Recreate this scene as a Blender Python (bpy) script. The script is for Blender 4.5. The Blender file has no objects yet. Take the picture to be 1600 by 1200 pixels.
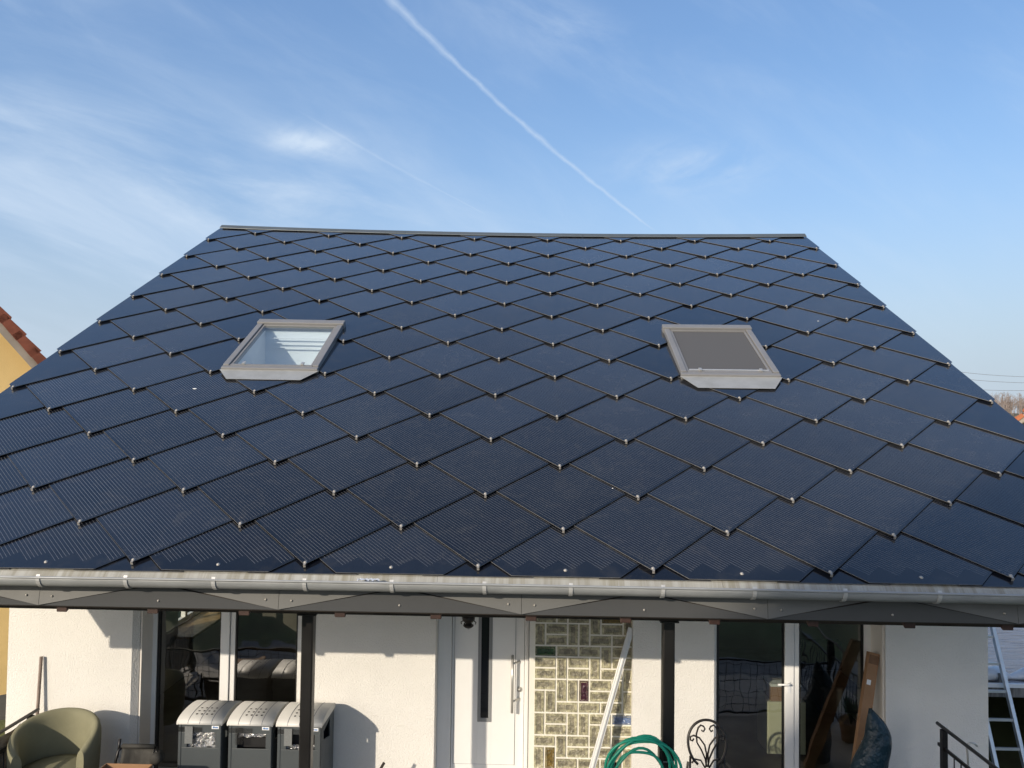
import bpy, bmesh, math, random
from mathutils import Vector, Matrix
random.seed(7)
D = bpy.data
C = bpy.context.scene.collection
R = math.radians
ZC = 4.03                                   # eye height above the terrace floor (z = 0)
# ------------------------------------------------------------------ camera
cam_d = D.cameras.new('camera'); cam = D.objects.new('camera', cam_d); C.objects.link(cam)
_r = Vector((0.999656, 0.022638, 0.013221)); _u = Vector((-0.012464, -0.033234, 0.99937)); _f = Vector((-0.023063, 0.999191, 0.03294))
m = Matrix.Identity(4)
for i in range(3):
    m[i][0], m[i][1], m[i][2] = _r[i], _u[i], -_f[i]
m[2][3] = ZC
cam.matrix_world = m
cam_d.sensor_width = 36.0; cam_d.lens = 27.045; cam_d.clip_start = 0.05; cam_d.clip_end = 6000
bpy.context.scene.camera = cam
# ------------------------------------------------------------------ sun, view transform
SUN = Vector((0.75, 1.0, -0.47)).normalized()
sd = D.lights.new('sun', 'SUN'); sd.energy = 2.72; sd.angle = R(0.55); sd.color = (1.0, 0.88, 0.71)
so = D.objects.new('sun', sd); C.objects.link(so)
so.rotation_mode = 'QUATERNION'; so.rotation_quaternion = SUN.to_track_quat('-Z', 'Y'); so.location = (-20, -27, 20)
vs = bpy.context.scene.view_settings
vs.view_transform = 'Standard'; vs.look = 'None'; vs.exposure = 0.62; vs.gamma = 1.0; vs.use_curve_mapping = False


# ------------------------------------------------------------------ node helpers
class NT:
    def __init__(s, tree):
        s.t = tree; s.n = tree.nodes; s.l = tree.links

    def node(s, kind, **kw):
        nd = s.n.new(kind)
        for k, v in kw.items(): setattr(nd, k, v)
        return nd

    def put(s, sock, v):
        if isinstance(v, bpy.types.NodeSocket): s.l.new(v, sock)
        elif v is not None: sock.default_value = v

    def m(s, op, a, b=None, c=None, clamp=False):
        nd = s.n.new('ShaderNodeMath'); nd.operation = op; nd.use_clamp = clamp
        for i, v in enumerate((a, b, c)):
            if v is not None: s.put(nd.inputs[i], v)
        return nd.outputs[0]

    def noise(s, vec, scale, detail=4, rough=0.55, dist=0.0):
        nd = s.n.new('ShaderNodeTexNoise')
        if vec is not None: s.l.new(vec, nd.inputs['Vector'])
        nd.inputs['Scale'].default_value = scale; nd.inputs['Detail'].default_value = detail
        nd.inputs['Roughness'].default_value = rough; nd.inputs['Distortion'].default_value = dist
        return nd.outputs['Fac']

    def ramp(s, fac, a, b):                  # linear smoothstep a..b -> 0..1
        nd = s.n.new('ShaderNodeMapRange'); nd.interpolation_type = 'SMOOTHSTEP'
        s.put(nd.inputs['Value'], fac); s.put(nd.inputs['From Min'], a); s.put(nd.inputs['From Max'], b)
        return nd.outputs['Result']

    def mix(s, fac, a, b):
        nd = s.n.new('ShaderNodeMix'); nd.data_type = 'RGBA'
        s.put(nd.inputs[0], fac)
        s.put(nd.inputs[6], a if isinstance(a, bpy.types.NodeSocket) else (*a, 1))
        s.put(nd.inputs[7], b if isinstance(b, bpy.types.NodeSocket) else (*b, 1))
        return nd.outputs[2]

    def scale(s, vec, sc):
        nd = s.n.new('ShaderNodeMapping'); s.l.new(vec, nd.inputs['Vector']); nd.inputs['Scale'].default_value = sc
        return nd.outputs['Vector']


# ------------------------------------------------------------------ sky
w = D.worlds.new('World'); bpy.context.scene.world = w; w.use_nodes = True
nt = NT(w.node_tree); bg = w.node_tree.nodes['Background']
sky = nt.node('ShaderNodeTexSky', sky_type='NISHITA', sun_disc=False)
sky.sun_elevation = R(20.6); sky.sun_rotation = R(216.9); sky.altitude = 300; sky.air_density = 1.0; sky.dust_density = 0.8; sky.ozone_density = 1.6
SKY_K = 0.124
bg.inputs['Strength'].default_value = SKY_K
tc = nt.node('ShaderNodeTexCoord'); sep = nt.node('ShaderNodeSeparateXYZ'); nt.l.new(tc.outputs['Generated'], sep.inputs[0])
dx, dy, dz = sep.outputs
front = nt.ramp(dy, 0.02, 0.2)
dyc = nt.m('MAXIMUM', dy, 0.05)
gu = nt.m('DIVIDE', dx, dyc); gv = nt.m('DIVIDE', dz, dyc)
comb = nt.node('ShaderNodeCombineXYZ'); nt.l.new(gu, comb.inputs[0]); nt.l.new(gv, comb.inputs[1]); G = comb.outputs[0]


def rot_uv(ang):                              # streak coordinates turned by ang
    c, s_ = math.cos(ang), math.sin(ang)
    a = nt.m('ADD', nt.m('MULTIPLY', gu, c), nt.m('MULTIPLY', gv, s_))
    b = nt.m('SUBTRACT', nt.m('MULTIPLY', gv, c), nt.m('MULTIPLY', gu, s_))
    return a, b


def streaks(ang, sa, sb, scale, lo, hi, detail=6, dist=0.4, off=0.0):
    a, b = rot_uv(ang)
    cm = nt.node('ShaderNodeCombineXYZ')
    nt.l.new(nt.m('MULTIPLY', a, sa), cm.inputs[0]); nt.l.new(nt.m('MULTIPLY', b, sb), cm.inputs[1]); cm.inputs[2].default_value = off
    return nt.ramp(nt.noise(cm.outputs[0], scale, detail, 0.6, dist), lo, hi)


def blob(u0, v0, su, sv, ang=0.0):
    c, s_ = math.cos(ang), math.sin(ang)
    a, b = rot_uv(ang)
    a0, b0 = u0 * c + v0 * s_, v0 * c - u0 * s_
    e = nt.m('ADD', nt.m('POWER', nt.m('DIVIDE', nt.m('SUBTRACT', a, a0), su), 2), nt.m('POWER', nt.m('DIVIDE', nt.m('SUBTRACT', b, b0), sv), 2))
    return nt.m('POWER', 2.71828, nt.m('MULTIPLY', e, -1.0))


def sky_uv(x, y):
    d = _r * ((x - 800) / 1202) - _u * ((y - 600) / 1202) + _f
    return d.x / d.y, d.z / d.y


def trail(p, q, width, noise_amt, strength, flip=1):
    (u0, v0), (u1, v1) = sky_uv(*p), sky_uv(*q)
    ang = math.atan2(v1 - v0, u1 - u0); L = math.hypot(u1 - u0, v1 - v0)
    c, s_ = math.cos(ang), math.sin(ang)
    a, b = rot_uv(ang)
    a = nt.m('DIVIDE', nt.m('SUBTRACT', a, u0 * c + v0 * s_), L); b = nt.m('SUBTRACT', b, v0 * c - u0 * s_)
    bend = nt.m('MULTIPLY', nt.m('SUBTRACT', nt.m('POWER', nt.m('SUBTRACT', a, 0.5), 2), 0.25), 0.034)
    b = nt.m('SUBTRACT', b, nt.m('MULTIPLY', bend, flip))
    wob = nt.m('MULTIPLY', nt.m('SUBTRACT', nt.noise(G, 34, 5, 0.6), 0.5), noise_amt)
    b = nt.m('ABSOLUTE', nt.m('ADD', b, wob))
    wd = nt.m('MULTIPLY', nt.m('SUBTRACT', 1.15, nt.m('MULTIPLY', a, 0.62)), width)
    wd = nt.m('MULTIPLY', nt.m('ADD', 0.5, nt.m('MULTIPLY', nt.ramp(nt.noise(G, 7, 2), 0.3, 0.7), 0.8)), wd)
    core = nt.m('SUBTRACT', 1.0, nt.m('DIVIDE', b, wd), clamp=True)
    ends = nt.m('MULTIPLY', nt.ramp(a, -0.6, -0.1), nt.m('SUBTRACT', 1.0, nt.ramp(a, 0.93, 1.03)))
    core = nt.m('MULTIPLY', core, nt.m('ADD', 0.45, nt.m('MULTIPLY', nt.noise(G, 60, 4), 0.9)))
    return nt.m('MULTIPLY', nt.m('MULTIPLY', core, ends), strength)


def addup(*xs):
    r = xs[0]
    for x in xs[1:]: r = nt.m('ADD', r, x)
    return r


low = nt.m('SUBTRACT', 1.0, nt.ramp(gv, 0.0, 0.42))
veil_l = nt.m('MULTIPLY', streaks(-0.33, 1.0, 4.5, 2.3, 0.32, 0.75), blob(-0.62, 0.25, 0.50, 0.19, -0.22))
veil_b = nt.m('MULTIPLY', streaks(-0.22, 1.2, 5.0, 3.2, 0.42, 0.78, off=3.1), blob(-0.40, 0.28, 0.36, 0.065, -0.16))
wisp_all = nt.m('MULTIPLY', streaks(-0.6, 1.0, 3.0, 3.0, 0.42, 0.95, off=1.7), 0.30)
puff1 = nt.m('MULTIPLY', streaks(0.15, 1.0, 2.2, 9, 0.25, 0.75, off=5), blob(*sky_uv(487, 224), 0.055, 0.019, -0.12))
puff2 = nt.m('MULTIPLY', streaks(0.25, 1.0, 2.0, 9, 0.28, 0.75, off=8), blob(*sky_uv(1085, 262), 0.085, 0.032, 0.05))
puff3 = nt.m('MULTIPLY', streaks(-0.4, 1.0, 2.0, 6, 0.3, 0.8, off=11), blob(*sky_uv(870, 40), 0.09, 0.035, -0.3))
c1 = trail((612, 0), (1022, 360), 0.0068, 0.007, 0.46)
c2 = trail((560, 228), (760, 335), 0.0026, 0.003, 0.15, 0.15)
cl = addup(nt.m('MULTIPLY', veil_l, 0.75), nt.m('MULTIPLY', veil_b, 0.5), wisp_all, nt.m('MULTIPLY', puff1, 0.95),
           nt.m('MULTIPLY', puff2, 0.75), nt.m('MULTIPLY', puff3, 0.5), c1, c2)
cl = nt.m('MULTIPLY', nt.m('MINIMUM', cl, 0.9), front)
haze = nt.m('ADD', 0.42, nt.m('MULTIPLY', nt.m('SUBTRACT', 1.0, nt.ramp(dz, 0.0, 0.36)), 0.53))
hz_c = nt.mix(nt.ramp(dz, 0.02, 0.50), (0.310 / SKY_K, 0.375 / SKY_K, 0.459 / SKY_K), (0.175 / SKY_K, 0.275 / SKY_K, 0.489 / SKY_K))
hsv = nt.node('ShaderNodeHueSaturation'); hsv.inputs['Saturation'].default_value = 1.18; hsv.inputs['Value'].default_value = 1.0
nt.l.new(sky.outputs[0], hsv.inputs['Color'])
k = 0.920 / SKY_K
vd = nt.node('ShaderNodeVectorMath', operation='DOT_PRODUCT'); nt.l.new(tc.outputs['Generated'], vd.inputs[0]); vd.inputs[1].default_value = tuple(-SUN)
aur = nt.m('MULTIPLY', nt.m('POWER', nt.m('MAXIMUM', vd.outputs['Value'], 0.0), 8.0), 4.3 / SKY_K)   # hazy air glows warm round the sun
hz_c = nt.mix(nt.ramp(dz, 0.55, 1.0), hz_c, (0.075 / SKY_K, 0.115 / SKY_K, 0.215 / SKY_K))
wm_ = nt.node('ShaderNodeVectorMath', operation='SCALE'); wm_.inputs[0].default_value = (0.72, 0.60, 0.46); nt.l.new(aur, wm_.inputs['Scale'])
sc_ = nt.node('ShaderNodeVectorMath', operation='ADD'); nt.l.new(hz_c, sc_.inputs[0]); nt.l.new(wm_.outputs[0], sc_.inputs[1])
c_h = nt.mix(haze, hsv.outputs[0], sc_.outputs[0])
c_c = nt.mix(cl, c_h, (0.465 * k, 0.555 * k, 0.67 * k))
nt.l.new(c_c, bg.inputs['Color'])

# ------------------------------------------------------------------ materials
M = {}


def mat(name, col, rough=0.6, metal=0.0, bump=0.0, bscale=40.0, var=0.0, vscale=3.0, spec=0.5, vcol=None, bdetail=3, stretch=(1, 1, 1)):
    mt = D.materials.new(name); mt.use_nodes = True; t = NT(mt.node_tree); b = t.n['Principled BSDF']
    b.inputs['Roughness'].default_value = rough; b.inputs['Metallic'].default_value = metal
    b.inputs['Specular IOR Level'].default_value = spec
    b.inputs['Base Color'].default_value = (*col, 1)
    o = t.node('ShaderNodeTexCoord').outputs['Object']
    if stretch != (1, 1, 1): o = t.scale(o, stretch)
    if var > 0:
        f = t.ramp(t.noise(o, vscale, 6, 0.62), 0.32, 0.70)
        c2_ = vcol or tuple(max(0, c * (1 - var)) for c in col)
        t.l.new(t.mix(f, col, c2_), b.inputs['Base Color'])
        rr = t.m('ADD', rough - 0.06, t.m('MULTIPLY', f, 0.12)); t.l.new(rr, b.inputs['Roughness'])
    if bump > 0:
        bn = t.node('ShaderNodeBump'); bn.inputs['Strength'].default_value = 1.0; bn.inputs['Distance'].default_value = bump
        t.l.new(t.noise(o, bscale, bdetail, 0.6), bn.inputs['Height']); t.l.new(bn.outputs[0], b.inputs['Normal'])
    M[name] = mt
    return mt


def glassy(name, ior, tint=(1, 1, 1), rough=0.0, bump=0.0, base=0.0):
    mt = D.materials.new(name); mt.use_nodes = True; t = NT(mt.node_tree)
    t.n.remove(t.n['Principled BSDF'])
    tr = t.node('ShaderNodeBsdfTransparent'); tr.inputs[0].default_value = (*tint, 1)
    gl = t.node('ShaderNodeBsdfGlossy'); gl.inputs['Roughness'].default_value = rough
    lw = t.node('ShaderNodeLayerWeight'); lw.inputs['Blend'].default_value = 0.5
    f0 = ((ior - 1) / (ior + 1)) ** 2 + base
    fr = t.m('ADD', f0, t.m('MULTIPLY', t.m('POWER', lw.outputs['Facing'], 5), 1 - f0), clamp=True)
    if bump:
        o = t.node('ShaderNodeTexCoord').outputs['Object']
        bn = t.node('ShaderNodeBump'); bn.inputs['Distance'].default_value = bump
        t.l.new(t.noise(o, 1.6, 2), bn.inputs['Height']); t.l.new(bn.outputs[0], gl.inputs['Normal'])
    mx = t.node('ShaderNodeMixShader')
    t.l.new(fr, mx.inputs[0]); t.l.new(tr.outputs[0], mx.inputs[1]); t.l.new(gl.outputs[0], mx.inputs[2])
    t.l.new(mx.outputs[0], t.n['Material Output'].inputs['Surface'])
    M[name] = mt


mat('plaster', (0.76, 0.74, 0.70), 0.92, bump=0.008, bscale=60, var=0.09, vscale=0.9, spec=0.2, bdetail=2)
mat('reveal', (0.74, 0.71, 0.66), 0.8, spec=0.2, var=0.04)
mat('pvc', (0.80, 0.795, 0.78), 0.35, var=0.03, vscale=4)
mat('gasket', (0.012, 0.012, 0.012), 0.5)
mat('grey_trim', (0.23, 0.235, 0.24), 0.4)
mat('strip_glass', (0.012, 0.014, 0.016), 0.08)
mat('steel', (0.55, 0.54, 0.51), 0.32, metal=0.6)
mat('bolt_steel', (0.36, 0.34, 0.31), 0.55, metal=0.3)
mat('black_paint', (0.010, 0.009, 0.0085), 0.38, bump=0.0006, bscale=60, var=0.3)
mat('iron', (0.028, 0.024, 0.022), 0.38, metal=0.3, bump=0.001, bscale=90)
mat('rafter_wood', (0.045, 0.020, 0.014), 0.6, var=0.35, vscale=8)
mat('soffit', (0.09, 0.06, 0.045), 0.8, var=0.3)
mat('fascia_upper', (0.128, 0.128, 0.123), 0.5, var=0.10, vscale=2.2, spec=0.4)  # lighter grey: light on the up-tilted leaf strengthened in the colour
mat('fascia_lower', (0.076, 0.078, 0.081), 0.5, var=0.10, vscale=2.2, spec=0.4)  # darker grey: shade on the down-tilted leaf strengthened in the colour
mat('ridge_metal', (0.13, 0.15, 0.16), 0.45, metal=0.3, var=0.15, vscale=2)
mat('tile_edge', (0.20, 0.20, 0.20), 0.45, var=0.3, vscale=20)
mat('tile_under', (0.02, 0.02, 0.022), 0.7)
mat('deck', (0.03, 0.03, 0.032), 0.9)
mat('sky_frame', (0.265, 0.26, 0.255), 0.42, metal=0.25, var=0.10, vscale=3)
mat('sky_flash', (0.42, 0.425, 0.41), 0.45, metal=0.35, var=0.18, vscale=5)
mat('blind', (0.085, 0.085, 0.087), 0.85, bump=0.0005, bscale=400)
mat('white_in', (0.78, 0.80, 0.82), 0.8)
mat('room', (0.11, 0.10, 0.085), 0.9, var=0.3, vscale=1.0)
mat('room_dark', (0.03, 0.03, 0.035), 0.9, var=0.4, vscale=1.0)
mat('floor_wood', (0.10, 0.065, 0.04), 0.5, var=0.3)
mat('sill_wood', (0.36, 0.24, 0.11), 0.5, var=0.3, vscale=6, stretch=(1, 6, 6))
mat('terrace', (0.46, 0.42, 0.35), 0.75, bump=0.002, bscale=30, var=0.2, vscale=2)
mat('lawn', (0.11, 0.135, 0.045), 0.95, bump=0.02, bscale=20, var=0.45, vscale=0.35, vcol=(0.10, 0.095, 0.04))
mat('path', (0.23, 0.22, 0.20), 0.9, var=0.3)
mat('hill', (0.24, 0.185, 0.11), 0.95, var=0.45, vscale=0.05, vcol=(0.13, 0.125, 0.07))
mat('bark_far', (0.25, 0.205, 0.18), 0.9)
mat('grey_bin', (0.065, 0.075, 0.080), 0.45, var=0.06, vscale=3)
mat('white_lid', (0.64, 0.63, 0.60), 0.5, var=0.05, vscale=5)
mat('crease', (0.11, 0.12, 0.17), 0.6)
mat('dark_hole', (0.006, 0.006, 0.007), 0.6)
mat('foil', (0.62, 0.62, 0.62), 0.16, metal=0.85, bump=0.03, bscale=38, var=0.55, vscale=30)
mat('tape', (0.20, 0.21, 0.21), 0.25, var=0.2, vscale=40)
mat('paper', (0.78, 0.79, 0.80), 0.7)
mat('logo_blue', (0.10, 0.22, 0.48), 0.6)
mat('chair_green', (0.225, 0.215, 0.135), 0.9, bump=0.0012, bscale=260, var=0.12, vscale=4)
mat('black_fabric', (0.035, 0.033, 0.028), 0.75, bump=0.002, bscale=120, var=0.3, vscale=6)
mat('cardboard', (0.33, 0.185, 0.095), 0.8, var=0.12, vscale=6)
mat('cardboard_dark', (0.20, 0.11, 0.06), 0.85, var=0.3, vscale=12)
mat('stick_wood', (0.25, 0.19, 0.155), 0.7, var=0.3, vscale=8)
mat('alu_white', (0.70, 0.70, 0.69), 0.35, metal=0.15, var=0.06)
mat('alu', (0.66, 0.68, 0.70), 0.4, metal=0.55, var=0.12, vscale=6)
mat('hose', (0.015, 0.30, 0.185), 0.33, var=0.12, vscale=10)
mat('blue_cover', (0.003, 0.026, 0.044), 0.42, bump=0.045, bscale=7, var=0.3, vscale=4)
mat('cabinet', (0.66, 0.64, 0.50), 0.6)
mat('yellow_wall', (0.78, 0.56, 0.245), 0.9, bump=0.004, bscale=40, var=0.12, vscale=0.7)
mat('plinth', (0.12, 0.115, 0.11), 0.9, var=0.2)
mat('verge_soffit', (0.36, 0.31, 0.26), 0.85, var=0.2)
mat('red_tile', (0.24, 0.068, 0.035), 0.75, var=0.4, vscale=3)
mat('orange_tile', (0.40, 0.125, 0.05), 0.75, var=0.35, vscale=1.2)
mat('grey_wall', (0.42, 0.40, 0.37), 0.9, var=0.15, vscale=0.5)
mat('slate', (0.06, 0.055, 0.06), 0.7, var=0.2)
mat('cable', (0.16, 0.16, 0.17), 0.6)
mat('dark_wood', (0.035, 0.028, 0.022), 0.85, var=0.3)
mat('wet_board', (0.22, 0.21, 0.20), 0.7, var=0.6, vscale=7, stretch=(3, 1, 0.25), vcol=(0.06, 0.055, 0.05))
mat('trim_white', (0.75, 0.76, 0.77), 0.4)
mat('tarp', (0.62, 0.64, 0.67), 0.22, bump=0.05, bscale=5, var=0.1)
mat('brown_sheet', (0.17, 0.12, 0.085), 0.6, bump=0.01, bscale=12, var=0.45, vscale=6, stretch=(1, 1, 3), vcol=(0.40, 0.34, 0.27))
mat('leaf_dark', (0.02, 0.07, 0.045), 0.6)
mat('joint', (0.80, 0.77, 0.69), 0.85, bump=0.002, bscale=80)
mat('lamp_glass', (0.7, 0.72, 0.72), 0.2)
mat('bird_white', (0.75, 0.75, 0.72), 0.7)
glassy('pane', 1.65, (0.72, 0.76, 0.70), 0.0, bump=0.008, base=0.17)
glassy('sky_pane', 1.6, (0.84, 0.91, 0.94), 0.0, base=0.10)
glassy('film', 1.5, (0.80, 0.80, 0.80), 0.15)


def zinc(name, col, col2, rough, streak):
    mt = D.materials.new(name); mt.use_nodes = True; t = NT(mt.node_tree); b = t.n['Principled BSDF']
    o = t.node('ShaderNodeTexCoord').outputs['Object']
    f1 = t.ramp(t.noise(t.scale(o, streak), 1.0, 6, 0.65), 0.33, 0.68)
    f2 = t.ramp(t.noise(o, 1.4, 4, 0.6), 0.35, 0.65)
    c = t.mix(f1, col, col2); c = t.mix(t.m('MULTIPLY', f2, 0.45), c, tuple(x * 0.72 for x in col))
    t.l.new(c, b.inputs['Base Color'])
    b.inputs['Metallic'].default_value = 0.15
    t.l.new(t.m('ADD', rough, t.m('MULTIPLY', f1, 0.15)), b.inputs['Roughness'])
    M[name] = mt


zinc('zinc_sheet', (0.40, 0.395, 0.36), (0.25, 0.235, 0.185), 0.6, (22, 1.2, 1.2))
zinc('zinc_gutter', (0.34, 0.35, 0.355), (0.25, 0.26, 0.262), 0.48, (3, 14, 14))


mat('bracket_zinc', (0.50, 0.50, 0.49), 0.45, metal=0.2, var=0.2, vscale=30)


def wavy_sheet():
    mt = D.materials.new('wavy_sheet'); mt.use_nodes = True; t = NT(mt.node_tree); b = t.n['Principled BSDF']
    o = t.node('ShaderNodeTexCoord').outputs['Object']
    f = t.noise(t.scale(o, (1.3, 7.5, 1)), 1.6, 5, 0.6, 0.6)
    t.l.new(t.mix(t.ramp(f, 0.3, 0.7), (0.52, 0.54, 0.57), (0.38, 0.38, 0.40)), b.inputs['Base Color'])
    b.inputs['Roughness'].default_value = 0.22; b.inputs['Metallic'].default_value = 0.35
    bn = t.node('ShaderNodeBump'); bn.inputs['Distance'].default_value = 0.10; t.l.new(f, bn.inputs['Height']); t.l.new(bn.outputs[0], b.inputs['Normal'])
    M['wavy_sheet'] = mt


wavy_sheet()


def block_glass(name, col):
    mt = D.materials.new(name); mt.use_nodes = True; t = NT(mt.node_tree); b = t.n['Principled BSDF']
    o = t.node('ShaderNodeTexCoord').outputs['Object']
    n1 = t.noise(o, 22, 5, 0.65, 0.6)
    n2 = t.noise(t.scale(o, (1, 1, 2.2)), 7, 3)
    f = t.m('ADD', t.m('MULTIPLY', n1, 0.7), t.m('MULTIPLY', n2, 0.4))
    t.l.new(t.mix(t.ramp(f, 0.38, 0.75), tuple(c * 0.55 for c in col), tuple(min(1, c * 1.55) for c in col)), b.inputs['Base Color'])
    b.inputs['Roughness'].default_value = 0.14; b.inputs['Specular IOR Level'].default_value = 0.7
    bn = t.node('ShaderNodeBump'); bn.inputs['Distance'].default_value = 0.02
    t.l.new(t.noise(o, 30, 3, 0.6, 0.5), bn.inputs['Height']); t.l.new(bn.outputs[0], b.inputs['Normal'])
    M[name] = mt


block_glass('block_clear', (0.235, 0.215, 0.155))
block_glass('block_rim', (0.36, 0.335, 0.22))  # lighter than the block face: refracted light put into the rim colour
block_glass('block_edge', (0.50, 0.47, 0.33))
block_glass('block_green', (0.012, 0.055, 0.015))
block_glass('block_amber', (0.15, 0.10, 0.022))
block_glass('block_purple', (0.05, 0.012, 0.025))
block_glass('block_blue', (0.12, 0.17, 0.30))


def solar(name, active):
    mt = D.materials.new(name); mt.use_nodes = True; t = NT(mt.node_tree); b = t.n['Principled BSDF']
    uv = t.node('ShaderNodeUVMap', uv_map='cells').outputs[0]; s1 = t.node('ShaderNodeSeparateXYZ'); t.l.new(uv, s1.inputs[0])
    a, bb = s1.outputs[0], s1.outputs[1]
    uv2 = t.node('ShaderNodeUVMap', uv_map='info').outputs[0]; s2 = t.node('ShaderNodeSeparateXYZ'); t.l.new(uv2, s2.inputs[0])
    cut, rnd = s2.outputs[0], s2.outputs[1]
    o = t.node('ShaderNodeTexCoord').outputs['Object']
    base = t.mix(rnd, (0.0060, 0.0072, 0.0110), (0.0105, 0.0125, 0.0180))
    if active:
        fr = t.m('FRACT', t.m('DIVIDE', t.m('ADD', a, 10.0), 0.0262))
        line = t.m('LESS_THAN', fr, 0.13)
        cb = t.m('FRACT', t.m('DIVIDE', t.m('ADD', bb, 10.0), 0.157)); gap = t.m('LESS_THAN', cb, 0.012)
        line = t.m('MULTIPLY', line, t.m('SUBTRACT', 1.0, gap))
        ac = t.m('MULTIPLY', t.m('ADD', t.m('FLOOR', t.m('DIVIDE', a, 0.0785)), 0.5), 0.0785)
        bc = t.m('MULTIPLY', t.m('ADD', t.m('FLOOR', t.m('DIVIDE', bb, 0.157)), 0.5), 0.157)
        sc = t.m('ADD', t.m('MULTIPLY', t.m('SUBTRACT', ac, bc), 0.7071), cut)
        on = t.m('GREATER_THAN', sc, 0.15)
        mg = t.m('MULTIPLY', t.m('LESS_THAN', t.m('ABSOLUTE', a), 0.452), t.m('LESS_THAN', t.m('ABSOLUTE', bb), 0.452))
        on = t.m('MULTIPLY', on, mg)
        lv = t.m('MULTIPLY', t.m('MULTIPLY', line, on), t.m('ADD', 0.65, t.m('MULTIPLY', t.noise(o, 0.9, 2), 0.7)))
        base = t.mix(t.m('MULTIPLY', lv, 0.9), base, (0.125, 0.126, 0.128))
    # settled dust: blotchy, thicker at the lower corners of each panel
    tip = t.ramp(t.m('SUBTRACT', bb, a), 0.55, 0.97)
    dn = t.ramp(t.noise(o, 5.0, 8, 0.7, 0.8), 0.48, 0.72)
    dn2 = t.ramp(t.noise(o, 34.0, 5, 0.7), 0.5, 0.75)
    dust = t.m('MULTIPLY', t.m('ADD', t.m('MULTIPLY', dn, 0.05), t.m('MULTIPLY', t.m('MULTIPLY', tip, dn2), 0.26)), 1.0)
    base = t.mix(dust, base, (0.30, 0.26, 0.19))
    t.l.new(base, b.inputs['Base Color'])
    big = t.noise(o, 0.7, 3)
    t.l.new(t.m('ADD', t.m('ADD', t.m('ADD', 0.08, t.m('MULTIPLY', rnd, 0.12)), t.m('MULTIPLY', big, 0.10)), t.m('MULTIPLY', dust, 1.2)), b.inputs['Roughness'])
    t.l.new(t.m('ADD', 0.05, t.m('MULTIPLY', dust, 2.0)), b.inputs['Coat Roughness'])
    b.inputs['Specular IOR Level'].default_value = 0.38; t.l.new(t.m('ADD', 0.62, t.m('MULTIPLY', rnd, 0.38)), b.inputs['Coat Weight']); b.inputs['Coat Roughness'].default_value = 0.08; b.inputs['Coat IOR'].default_value = 1.5
    bn = t.node('ShaderNodeBump'); bn.inputs['Distance'].default_value = 0.0035
    t.l.new(t.noise(o, 2.2, 2), bn.inputs['Height']); t.l.new(bn.outputs[0], b.inputs['Normal'])
    M[name] = mt


solar('solar_cells', True)
solar('solar_blank', False)


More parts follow.
